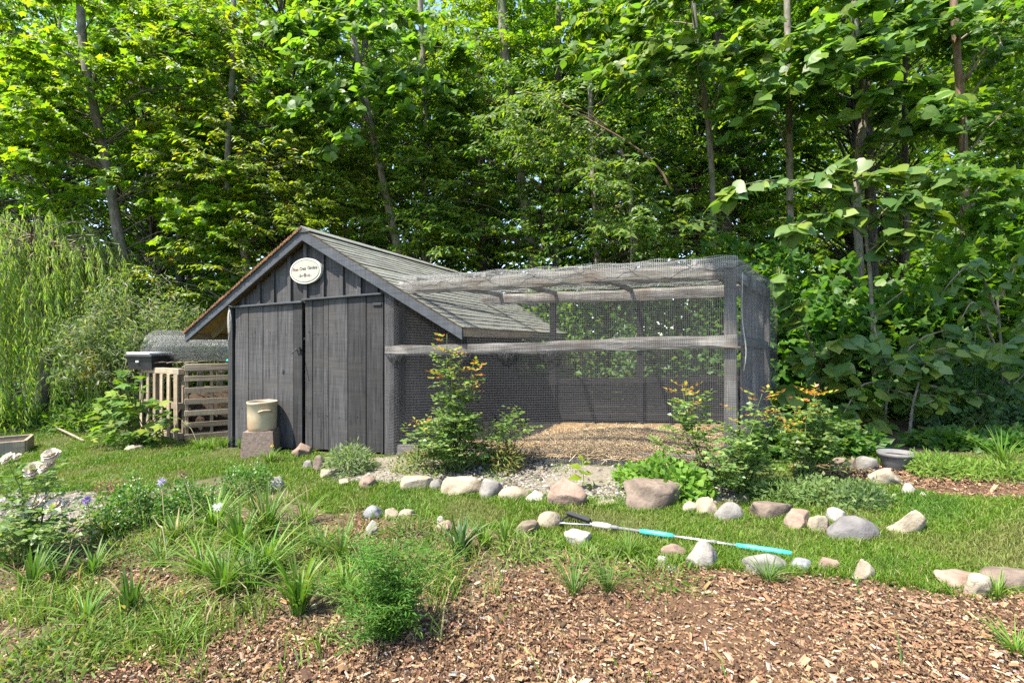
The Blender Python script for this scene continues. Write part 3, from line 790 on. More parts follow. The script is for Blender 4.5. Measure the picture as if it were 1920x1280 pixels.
# ------------------------------------------------------------------ the run
run = thing('chicken_run', 'weathered timber frame run wrapped in grey mesh beside the shed', 'chicken run', P0, -YAW)
t0 = tz(762, 520)[0]; t1 = tz(1381, 520)[0]
zt0 = tz(762, 527)[1]; zt1 = tz(1380, 490)[1]
BD = 2.17; t1b = 7.03
g_l = lambda t, d: float(gz(*loc2w(t, d))) - P0.z
ZT = (zt0 + zt1) / 2
beam('top_rail', run, (t0 - .1, 0.02, zt0 - .075), (t1 - .02, 0.02, zt1 - .075), .055, .15, M['grey_beam'], .012)
m0 = tz(729, 657)[0]; zm0 = tz(729, 658)[1]; zm1 = tz(1360, 640)[1]
beam('mid_rail', run, (m0, -.045, zm0), (t1 - .0, -.045, zm1), .05, .115, M['grey_h'], .012)
beam('base_board', run, (t_r, 0.02, g_l(t_r, 0) + .06), (t1, 0.02, g_l(t1, 0) + .06), .04, .12, M['grey_h'])
pw = t1 - tz(1358, 600)[0]
board('post', run, (t1 - pw / 2, 0.02, (zt1 - .005 + g_l(t1, 0)) / 2), (pw, .09, zt1 - .005 - g_l(t1, 0)), M['grey_v'])
def side(s): return (t1 - pw / 2 + (t1b - t1) * s, 0.02 + (BD - .02) * s)
for s, w in ((0.38, .10), (0.62, .075), (0.8, .09), (1.0, .11)):
    t, d = side(s); board('post', run, (t, d, (ZT - .02 + g_l(t, d)) / 2), (w, .07, ZT - .02 - g_l(t, d)), M['grey_v'], rot=(0, 0, math.radians(-15)))
a, b = side(0.03), side(.97)
beam('top_rail', run, (a[0], a[1], zt1 - .08), (b[0], b[1], ZT - .08), .045, .14, M['grey_h'])
beam('mid_rail', run, (a[0] + .02, a[1], zm1 + .02), (b[0] + .02, b[1], zm1 - .05), .045, .1, M['grey_h'])
# back wall
tb0 = 2.9
beam('back_rail', run, (tb0, BD, ZT - .06), (t1b - .06, BD, ZT - .05), .05, .16, M['grey_beam'], .012)
beam('back_rail', run, (tb0, BD, 1.42), (t1b - .06, BD, 1.46), .045, .1, M['grey_h'])
for t in (4.1, 5.4):
    board('post', run, (t, BD + .05, (ZT + g_l(t, BD)) / 2), (.09, .05, ZT - g_l(t, BD)), M['shade_black'])  # posts darkened to sink into the shade at the back
for k, (pt, pb) in enumerate(((.0, 0), (.27, .25), (.6, .56), (.93, .92))):
    a = t0 + .12 + (t1 - t0 - .25) * pt; b = tb0 + .35 + (t1b - tb0 - .5) * pb
    beam('rafter', run, (a, -.0, ZT + .012), (b, BD, ZT + .022), .05, .075, M['grey_h'], .01)
# near-black boards put in for the shade at the low back
for k in range(6):
    zz = g_l(5, BD) + .08 + k * .105
    beam('shade_back_board', run, (t_r + .03, BD + .09, zz - .09), (t1b - .1, BD + .09, zz + .1), .02, .098, M['shade_black'])

def net(name, f, nu, nv, wire, mat, seg=10, skip=None):
    """f(u, v) -> (n,3) local points for u, v in 0..1; wires along both directions as thin triangular bars"""
    g = G(); th = np.array([0, 2.1, 4.2])
    def wires(A):
        n, s, _ = A.shape
        Tn = norm(np.gradient(A, axis=1)); B1 = norm(np.cross(Tn, np.array([.13, .21, .97]))); B2 = np.cross(Tn, B1)
        V = A[:, :, None] + wire * (np.cos(th)[None, None, :, None] * B1[:, :, None] + np.sin(th)[None, None, :, None] * B2[:, :, None])
        base = (np.arange(n) * s * 3)[:, None, None] + (np.arange(s - 1) * 3)[None, :, None]
        j = np.arange(3)[None, None]; j2 = (j + 1) % 3
        Fq = np.stack([base + j, base + 3 + j, base + 3 + j2, base + j2], -1).reshape(-1, 4)
        g.add(V.reshape(-1, 3), quads(Fq))
    u = np.linspace(0, 1, nu); v = np.linspace(0, 1, seg * 2)
    wires(np.stack([f(np.full(len(v), uu), v) for uu in u]))
    v = np.linspace(0, 1, nv); u = np.linspace(0, 1, seg * 4)
    wires(np.stack([f(u, np.full(len(u), vv)) for vv in v]))
    return g.mesh(name, mat)
def wav(a, b, s): return 0.5 * np.sin(a * 9 * s + 1.7 * np.sin(b * 5)) + 0.5 * np.sin(b * 13 * s + a * 4)
def f_front(u, v):
    t = m0 + (t1 + .005 - m0) * u
    zb_ = gz(P0.x + U[0] * t, P0.y + U[1] * t) - P0.z
    zroof = np.where(t < te + .05, zr + (t - tr) * (ze - zr) / (te - tr), 9)
    ztop = np.minimum(zt0 + (zt1 - zt0) * (t - t0) / (t1 - t0) + .004, np.where(t < t0, zroof - .06, 9))
    d = -.076 + .006 * wav(u * 3, v * 2, 1)
    return np.stack([t, d, zb_ + (ztop - zb_) * v], -1)
link('front_net', net('front_net', f_front, 205, 112, .00115, M['net'], 10), run, kind='stuff')
def f_side(u, v):
    t = t1 + .03 + (t1b + .06 - t1) * u; d = -.03 + (BD + .03) * u
    zb_ = gz(P0.x + U[0] * t + W_[0] * d, 0) - P0.z
    return np.stack([t + .004 * wav(u * 2, v * 2, 1), d, zb_ + (ZT + .01 - zb_) * v], -1)
link('side_net', net('side_net', f_side, 100, 96, .0007, M['net'], 8), run, kind='stuff')
def f_back(u, v):
    t = tb0 + (t1b - tb0) * u; zb_ = gz(P0.x + U[0] * t + W_[0] * BD, 0) - P0.z + .6
    return np.stack([t, np.full_like(t, BD - .04) + .01 * wav(u * 4, v, 1), zb_ + (ZT - zb_) * v], -1)
link('back_net', net('back_net', f_back, 160, 60, .001, M['net'], 8), run, kind='stuff')
def f_top(u, v):
    t = t0 - .05 + (t1 + .04 - t0) * u + (t1b - t1) * u * v; d = -.05 + (BD + .1) * v
    z = ZT + .058 + .016 * wav(u * 5, v * 2, 1.3) - .03 * np.sin(u * 3.14 * 3) ** 2 * np.sin(v * 3.14)
    z = np.where(v < .06, z - .02 * (1 - v / .06), z)
    return np.stack([t, d, z], -1)
link('top_net', net('top_net', f_top, 170, 90, .0009, M['net_pale'], 9), run, kind='stuff')
# overlapping flap of netting folded down over the front rail, wavy hem
def f_flap(u, v):
    t = t0 - .05 + (t1 + .05 - t0) * u
    z = ZT + (zt0 - ZT) * (1 - u) + .045 + .012 * np.sin(u * 41) * (v < .1) + .008 * wav(u * 6, v, 1) - v * (.13 + .035 * np.sin(u * 38) + .02 * np.sin(u * 17))
    d = -.088 - .012 * np.sin(v * 3.1) + .004 * np.sin(u * 60)
    return np.stack([t, d, z], -1)
link('net_flap', net('net_flap', f_flap, 210, 12, .0009, M['net_pale'], 16), run, kind='stuff')
# loose black strands draped over the top rail
for k in range(7):
    u0, u1 = k / 7 + .01, (k + 1) / 7 + .04
    uu = np.linspace(u0, u1, 16); s = (uu - u0) / (u1 - u0)
    t = t0 + (t1 - t0) * uu; z = zt0 + (zt1 - zt0) * uu - .02 - (.06 + .03 * (k % 3)) * np.sin(s * 3.14) + .012 * np.sin(s * 25)
    V, F_ = tube(np.stack([t, np.full_like(t, -.098), z], -1), .0035, 4); link('loose_strand', mesh_np('loose_strand', V, F_, None, True, M['net_dark']), run)
# hanging net bunches, black for the scalloped shadows below the middle rail
for k, px in enumerate((750, 875, 955, 1032)):
    tt = tz(px, 680)[0]; zz = zm0 + (zm1 - zm0) * (tt - m0) / (t1 - m0) - .05; wd = .13
    def f_scr(u, v, tt=tt, zz=zz, wd=wd, k=k):
        return np.stack([tt + wd * (u - .5) * 2 * (1 - .35 * v), np.full_like(u, -.09) - .02 * np.sin(v * 3), zz - v * (.11 + .03 * (k % 2)) * np.sqrt(np.clip(1 - (2 * u - 1) ** 2, 0.02, 1)) + .01 * np.sin(u * 20)], -1)
    link('net_scrap_shadow', net('net_scrap_shadow', f_scr, 12, 6, .0022, M['net_dark'], 5), run, kind='stuff')
# cord hanging by the end post
V, F_ = tube(smooth_path([(t1 + .05, .03, zt1 - .1), (t1 + .045, .02, zt1 - .5), (t1 + .08, .03, zt1 - .8), (t1 + .06, .03, zt1 - 1.0)], 14), .006, 5)
link('hanging_cord', mesh_np('hanging_cord', V, F_, None, True, M['rope']), run)

# straw bedding
xs, ys = np.meshgrid(np.linspace(0, 1, 40), np.linspace(0, 1, 26))
tt = 3.0 + (6.4 - 3.0) * xs + .28 * xs * ys; dd = -.02 + 2.0 * ys
def straw_h(t, d):
    return 0.03 + 0.17 * np.exp(-((t - 5.45) / .85) ** 2 - ((d - .75) / .55) ** 2) + .05 * np.exp(-((t - 4.3) / .7) ** 2 - ((d - .4) / .4) ** 2) + .07 * np.exp(-((t - 5.2) / 1.1) ** 2 - ((d - .1) / .2) ** 2)
wx = P0.x + U[0] * tt + W_[0] * dd; wy = P0.y + U[1] * tt + W_[1] * dd
zz = gz(wx, wy) + straw_h(tt, dd) - .012
Ii = np.arange(tt.size).reshape(tt.shape)
Fq = quads(np.stack([Ii[:-1, :-1], Ii[:-1, 1:], Ii[1:, 1:], Ii[1:, :-1]], -1))
g = G(); g.add(np.stack([wx, wy, zz], -1).reshape(-1, 3), Fq, (0.29, 0.185, 0.085))
n = 26000
t = rng.uniform(3.0, 6.55, n); d = np.abs(rng.normal(0, .75, n)).clip(0, 2.0) - .1
k = (d > -.02) | (rng.random(n) < .35); t, d = t[k], d[k]; n = len(t)
x = P0.x + U[0] * t + W_[0] * d; y = P0.y + U[1] * t + W_[1] * d
z = gz(x, y) + straw_h(t, d) + rng.random(n) * .018
a = rng.uniform(0, 6.28, n); L = rng.uniform(.025, .09, n); ti = rng.normal(0, .25, n)
D = np.stack([np.cos(a) * np.cos(ti), np.sin(a) * np.cos(ti), np.sin(ti)], -1) * L[:, None]
sd = np.stack([-np.sin(a), np.cos(a), np.full(n, .6)], -1) * .0017
B = np.stack([x, y, z], -1)
V = np.stack([B - D - sd, B + D - sd, B + D + sd, B - D + sd], 1)
g.add(V.reshape(-1, 3), quads((np.arange(n) * 4)[:, None] + np.arange(4)[None]), np.repeat(pal(n, [(4, (0.4, 0.295, 0.165)), (3, (0.32, 0.225, 0.115)), (1.5, (0.5, 0.39, 0.24)), (1, (0.2, 0.13, 0.065))], .2), 4, axis=0))
tag(link('straw_bedding', g.mesh('straw_bedding', M['straw']), kind='stuff'), 'golden straw heaped on the floor of the mesh run', 'straw')

# ------------------------------------------------------------------ crock and block
b = gp(474, 856)
bc = Vector((b.x + .03, b.y + .16, b.z))
blk = thing('concrete_block', 'tapered brown concrete block standing before the shed door', 'block', bc, math.radians(12))
w, hb = .20, .315
V = np.array([(-w, -w, -.02), (w, -w, -.02), (w, w, -.02), (-w, w, -.02), (-w * .87, -w * .87, hb), (w * .87, -w * .87, hb), (w * .87, w * .87, hb), (-w * .87, w * .87, hb)])
link('block_body', mesh_np('block_body', V, BOXF, None, False, M['block']), blk)
V, F_ = tube([(0, 0, hb - .04), (0, 0, hb + .001)], .03, 10)
link('lift_hole', mesh_np('lift_hole', V, F_, None, False, M['dark']), blk)
crock = thing('stoneware_crock', 'cream stoneware crock with rolled rim set on the brown block', 'crock', bc + Vector((0.005, 0, hb)), math.radians(-52))
prof = [(0.0, .002), (.158, .002), (.165, .01), (.17, .05), (.174, .2), (.176, .335), (.181, .34), (.182, .364), (.179, .371), (.17, .371), (.165, .36), (.16, .06), (0, .05)]
sd = 36; V = []; 
for r, z in prof:
    for q in np.linspace(0, 2 * np.pi, sd, endpoint=False): V.append((r * math.cos(q), r * math.sin(q), z))
Fq = quads([[i * sd + j, i * sd + (j + 1) % sd, (i + 1) * sd + (j + 1) % sd, (i + 1) * sd + j] for i in range(len(prof) - 1) for j in range(sd)])
link('crock_body', mesh_np('crock_body', np.array(V), Fq, None, True, M['crock']), crock)
for s in (-1, 1):
    V, F_ = tube(smooth_path([(s * .16, -.07, .25), (s * .2, -.05, .265), (s * .205, .0, .27), (s * .2, .05, .265), (s * .16, .07, .25)], 12), .013, 6)
    if s > 0: link('lug_handle', mesh_np('lug_handle', V, F_, None, True, M['crock']), crock)

# ------------------------------------------------------------------ compost bin of pallets and the things on it
PC = gp(341, 826)
def pallet(name_label, a, b, h, upright, labelcat):
    a = Vector(a); b = Vector(b); d = (b - a); L = d.length; ang = math.atan2(d.y, d.x)
    o = thing('pallet', name_label, 'pallet', a, ang)
    if upright:
        nS = 6; sp = (L - .1) / (nS - 1)
        for k in range(nS):
            board('slat', o, (.05 + k * sp, -.035, h * .5 - .06 + rng.uniform(-.01, .01)), (.085 if k < nS - 1 else .115, .02, h * .94), M['pallet'], rot=(0, rng.uniform(-.015, .015), 0))
            board('slat', o, (.05 + k * sp, .075, h * .5 - .03), (.085, .02, h * .94), M['pallet'])
        for z in (.12, h * .5, h - .05): board('stringer', o, (L / 2, .02, z), (L, .088, .09), M['pallet_x'])
    else:
        for k in range(7):
            z = .06 + k * (h - .1) / 6
            board('slat', o, (L / 2, -.035, z), (L, .02, .1 if k in (6,) else .085), M['pallet_x'], rot=(0, rng.uniform(-.01, .01), 0))
            if k % 2 == 0: board('slat', o, (L / 2, .075, z), (L, .02, .09), M['pallet_x'])
        for x in (.03, L * .3, L / 2 + .1, L - .04): board('stringer', o, (x, .02, h / 2), (.045, .088, h), M['pallet'])
    return o
HA = 1.2
A0 = Vector((-6.3, 8.0, float(gz(-6.3, 8)))); B1 = Vector((-4.12, 8.0, float(gz(-4.12, 8))))
pallet('pale pallet with upright slats forming the sunny side of the compost bin', A0, PC + Vector((-.03, .0, 0)), HA, True, 'pallet')
pallet('brown pallet with level slats closing the compost bin beside the shed', PC + Vector((.03, 0.02, 0)), B1, HA, False, 'pallet')
B2 = Vector((-4.9, 9.1, float(gz(-4.9, 9.1))))
pallet('rear pallet with upright slats at the back of the compost bin', A0 + Vector((.12, .12, 0)), B2, HA - .03, True, 'pallet')
# compost heap inside
g = G()
cx, cy = -5.15, 8.1
th = np.linspace(0, 2 * np.pi, 24, endpoint=False)
V = [(cx, cy, gz(cx, cy) + .75)]
for k, (r, z) in enumerate(((.3, .72), (.5, .55), (.62, .3), (.66, 0))):
    for q in th: V.append((cx + r * math.cos(q) * .95 + rng.uniform(-.02, .02), cy + r * math.sin(q) * .7 + rng.uniform(-.02, .02), gz(cx, cy) + z + rng.uniform(-.03, .03) * (k < 3)))
F_ = [[0, 1 + j, 1 + (j + 1) % 24] for j in range(24)]
for k in range(3):
    for j in range(24):
        a_, b_ = 1 + k * 24 + j, 1 + k * 24 + (j + 1) % 24
        F_ += [[a_, a_ + 24, b_ + 24], [a_, b_ + 24, b_]]
g.add(V, F_); tag(link('compost_heap', g.mesh('compost_heap', M['soil']), kind='stuff'), 'dark compost and litter heaped inside the pallet bin', 'compost')
# roll of wire netting
rc = Vector((-5.55, 8.25, PC.z + HA)); 
roll = thing('wire_roll', 'loose grey roll of wire netting lying on top of the compost bin', 'wire roll', rc, math.radians(10))
for (r0, ln, sh, wt) in ((.30, 1.55, 0, .0013), (.255, 1.35, .05, .0013), (.2, 1.2, .1, .0013)):
    def f_roll(u, v, r0=r0, ln=ln, sh=sh):
        q = v * 2 * np.pi * 1.02 + sh * 7
        r = r0 * (1 + .05 * np.sin(q * 2 + u * 4) + .02 * np.sin(u * 31)) * (1 - .35 * np.clip((.16 - u) / .16, 0, 1) ** 2)
        return np.stack([-.75 + ln * u + sh + .02 * np.sin(q * 3), r * 1.05 * np.cos(q), r0 * .96 + .01 + r * .9 * np.sin(q)], -1)
    link('wire_layer', net('wire_layer', f_roll, 62, 70, wt, M['wire'], 12), roll, kind='stuff')
nb = thing('net_bundle', 'bunched teal plastic garden netting tucked between wire roll and shed', 'netting', rc + Vector((.82, -.12, .01)), math.radians(10))
def f_teal(u, v):
    q = v * 6.28; r = .13 + .04 * np.sin(q * 3 + u * 5)
    return np.stack([-.12 + .4 * u, r * np.cos(q), .16 + r * 1.25 * np.sin(q)], -1)
link('net_fold', net('net_fold', f_teal, 16, 26, .0032, M['teal'], 10), nb, kind='stuff')
V, F_ = tube(smooth_path([(-.15, -.1, .03), (0, -.14, .035), (.15, -.1, .03), (.3, -.12, .035)], 12), .025, 7); link('net_edge', mesh_np('net_edge', V, F_, None, True, M['teal']), nb)
# black crate with pale lid
kc = Vector((-6.13, 7.96, PC.z + HA - .10))
bxo = thing('plastic_crate', 'black plastic crate with pale flat lid on the end of the bin', 'crate', kc, math.radians(-14))
V = np.array([(-.24, -.17, .0), (.24, -.17, .0), (.24, .17, .0), (-.24, .17, .0), (-.27, -.2, .21), (.27, -.2, .21), (.27, .2, .21), (-.27, .2, .21)])
link('crate_body', mesh_np('crate_body', V, BOXF, None, False, M['black']), bxo)
board('crate_rim', bxo, (0, 0, .225), (.6, .45, .04), M['black'], ch=.01)
board('lid', bxo, (-.02, 0.0, .268), (.5, .4, .04), M['lid'], ch=.01)
V, F_ = prism([(-.06, .12), (.0, .12), (.0, .15), (-.06, .15)], -.205, -.19); link('maker_plate', mesh_np('maker_plate', V, F_, None, False, M['lid']), bxo)
# loose twigs lying on the bin
for k in range(9):
    a = Vector((-5.95 + rng.uniform(0, .7), 7.82 - .2 * rng.random(), PC.z + HA + .01)); q = rng.uniform(-.5, .5)
    d = Vector((math.cos(q), math.sin(q), rng.uniform(-.05, .12))) * rng.uniform(.12, .3)
    V, F_ = tube([a - a, d * .5 + Vector((0, 0, .015)), d], (.008, .006, .003), 5)
    o = link('dry_twig', mesh_np('dry_twig', V, F_, None, True, M['twig']), None, a); tag(o, 'bleached dry twig lying on the compost bin rail', 'twig', 'twigs on the compost bin')

# ------------------------------------------------------------------ raised bed corner, pole saw, stick, tub
rb = gp(47, 850)
bed = thing('raised_bed', 'brown timber raised bed at the edge of the lawn', 'planter', rb, math.radians(38))
for (c, d) in (((-.75, 0, .1), (1.5, .04, .2)), ((-.0, .3, .1), (.04, .56, .2)), ((-1.5, .3, .1), (.04, .56, .2)), ((-.75, .6, .1), (1.5, .04, .2))):
    board('side_board', bed, c, d, M['pallet_x'])
V, F_ = prism([(-1.46, .0), (-.03, .0), (-.03, .16), (-1.46, .16)], .03, .57); link('soil', mesh_np('soil', V, F_, None, False, M['soil']), bed)

e0, e1 = gp(1060, 984), gp(1485, 1049)
tool = thing('pole_tool', 'long garden pole with teal grips and wire head lying on grass', 'garden tool', e0 + Vector((0, 0, .034)), math.atan2(e1.y - e0.y, e1.x - e0.x))
LT = (e1 - e0).length
slope = (e1.z - e0.z) / LT
def ts(px):           # fraction along the tool
    best = min(range(0, 401), key=lambda k: abs(960 + FOC * (e0.x + (e1.x - e0.x) * k / 400) / (e0.y + (e1.y - e0.y) * k / 400) - px)); return best / 400 * LT
def seg(name, pa, pb, r, mat, ra=None):
    a, b2 = ts(pa), ts(pb); xs = np.linspace(a, b2, 5)
    rr = np.array([r * .8, r, r, r, r * .8]) if ra is None else np.linspace(r, ra, 5)
    V, F_ = tube([(x, 0, slope * x) for x in xs], rr, 10); return link(name, mesh_np(name, V, F_, None, True, mat), tool)
seg('ferrule', 1112, 1146, .021, M['paleplastic']); seg('joint', 1146, 1160, .014, M['tub']); seg('shaft', 1158, 1206, .011, M['tub'])
seg('grip', 1200, 1262, .017, M['teal']); seg('shaft', 1258, 1385, .009, M['silver']); seg('clamp', 1330, 1345, .013, M['tub']); seg('grip', 1380, 1484, .016, M['teal'])
hx = ts(1112)
for s in (-1, 1):
    V, F_ = tube(smooth_path([(hx, 0, .005), (hx - .08, s * .05, .012), (hx - .2, s * .09, .01)], 8), .006, 6); link('head_wire', mesh_np('head_wire', V, F_, None, True, M['silver']), tool)
board('head_blade', tool, (hx - .12, .05, .02), (.2, .03, .03), M['dark'], rot=(0.4, 0, -.3))
V, F_ = tube(smooth_path([(hx - .2, -.1, .0), (hx - .21, 0, .01), (hx - .2, .1, .0)], 6), .007, 6); link('head_bar', mesh_np('head_bar', V, F_, None, True, M['dark']), tool)

s0, s1 = gp(104, 812), gp(158, 828)
V, F_ = tube(smooth_path([s0 + Vector((0, 0, .12)) - s0, (s1 - s0) * .5 + Vector((0, 0, .07)), s1 - s0 + Vector((0, 0, .015))], 10), (.02), 6)
tag(link('cut_branch', mesh_np('cut_branch', V, F_, None, True, M['twig']), None, s0), 'thin pale cut branch lying on the lawn beside the squash', 'branch')
tp = gp(1681, 879)
tub_s = .78
tub = thing('grey_tub', 'grey plastic planter tub with flared rim below dark leaves', 'planter', tp, 0.1)
prof = [(0, .0), (.12, .0), (.128, .01), (.155, .1), (.18, .15), (.186, .152), (.188, .19), (.178, .19), (.17, .15), (.1, .13), (0, .13)]
V = []; sd = 30
for r, z in prof:
    for q in np.linspace(0, 2 * np.pi, sd, endpoint=False): V.append((r * math.cos(q) * 1.02, r * math.sin(q) * .85, z))
Fq = quads([[i * sd + j, i * sd + (j + 1) % sd, (i + 1) * sd + (j + 1) % sd, (i + 1) * sd + j] for i in range(len(prof) - 1) for j in range(sd)])
link('tub_body', mesh_np('tub_body', np.array(V), Fq, None, True, M['tub']), tub); tub.scale = (tub_s, tub_s, tub_s)
V, F_ = prism([(.17 * math.cos(q), .14 * math.sin(q)) for q in np.linspace(0, 6.28, 20)[:-1]], 0, .01)
V = V[:, [0, 2, 1]]; V[:, 2] += .14; link('potting_soil', mesh_np('potting_soil', V, F_[:, ::-1], None, False, M['soil']), tub)

# ------------------------------------------------------------------ rocks
def rock_mat(name, c1, c2, c3): return noise_mat(name, c1, c2, 9, rough=0.9, bump=0.7, rand=0.12, c3=c3, s3=6, dist=0.03, spec=0.25)
RM = dict(cream=rock_mat('cream_stone', (0.185, 0.152, 0.107), (0.311, 0.266, 0.200), (0.148, 0.115, 0.078)), pink=rock_mat('pink_granite', (0.148, 0.100, 0.074), (0.252, 0.181, 0.141), (0.111, 0.081, 0.063)),
          grey=rock_mat('grey_stone', (0.126, 0.115, 0.104), (0.244, 0.229, 0.204), (0.089, 0.081, 0.070)), dark=rock_mat('dark_stone', (0.09, 0.085, 0.085), (0.17, 0.16, 0.155), (0.12, 0.1, 0.09)),
          brown=rock_mat('brown_stone', (0.089, 0.067, 0.052), (0.200, 0.155, 0.122), (0.067, 0.052, 0.041)), white=rock_mat('white_stone', (0.222, 0.207, 0.178), (0.348, 0.326, 0.285), (0.163, 0.148, 0.126)),
          blue=rock_mat('blue_grey_stone', (0.12, 0.125, 0.13), (0.22, 0.225, 0.23), (0.09, 0.092, 0.095)))
import bmesh
def ico(sub):
    bm = bmesh.new(); bmesh.ops.create_icosphere(bm, subdivisions=sub, radius=1.0)
    V = np.array([v.co[:] for v in bm.verts]); F_ = np.array([[v.index for v in f.verts] for f in bm.faces]); bm.free(); return V, F_
ICO_V, ICO_F = ico(4)
def rock(label, px, py, w, h, kind, seed, shape='lump', yaw=0.0, dep=0.75):
    """px: centre, py: base row, w and h in photo pixels"""
    r = np.random.default_rng(seed)
    b = gp(px, py); Y = b.y; sx, sz = w * Y / FOC / 2 * 1.12, h * Y / FOC * 1.14
    b.y += sx * dep * .8
    b.x = b.x * b.y / Y
    sx *= b.y / Y
    V = ICO_V.copy()
    ncut = {'lump': 18, 'wedge': 20, 'loaf': 7, 'slab': 18, 'pyramid': 16, 'round': 12}[shape]
    for k in range(ncut):
        nv = r.normal(0, 1, 3); nv /= np.linalg.norm(nv); lim = r.uniform(.5, .8) if shape not in ('loaf', 'round') else r.uniform(.7, .92)
        dd = V @ nv; over = np.clip(dd - lim, 0, None); V = V - over[:, None] * nv * .93
    off = r.uniform(0, 50, 3)
    nz = np.array([mnoise.fractal(Vector(v * 1.6 + off), 1.0, 2.0, 5) for v in V])
    V *= (1 + (.07 if shape in ('loaf', 'round') else .13) * nz)[:, None]
    if shape == 'pyramid': 
        q = np.clip((V[:, 2] + .2) / 1.1, 0, 1); V[:, :2] *= (1 - .3 * q)[:, None]; V[:, 0] += .25 * q * r.uniform(-1, 1)
    if shape == 'wedge': V[:, 2] *= 1 + .35 * V[:, 0] * (1 if r.random() < .5 else -1); V[:, 1] -= .25 * np.clip(V[:, 2], 0, 1)
    if shape == 'slab': V[:, 2] = np.clip(V[:, 2], -.7, .55 + .06 * nz)
    mx = np.abs(V[:, :2]).max(0); V[:, :2] /= mx
    z0_, z1_ = -.35, V[:, 2].max()
    V[:, 2] = np.where(V[:, 2] < z0_, z0_ - .25 * (z0_ - V[:, 2]), V[:, 2])
    V = V * np.array([sx, sx * dep, sz / (z1_ - z0_)])
    V[:, 2] -= z0_ * sz / (z1_ - z0_) - 0.0
    o = link('stone', mesh_np('stone', V, ICO_F, None, True, RM[kind]), None, b + Vector((0, 0, -.012)))
    o.rotation_euler = (0, 0, yaw)
    tag(o, label, 'stone', 'edging stones')
    return o
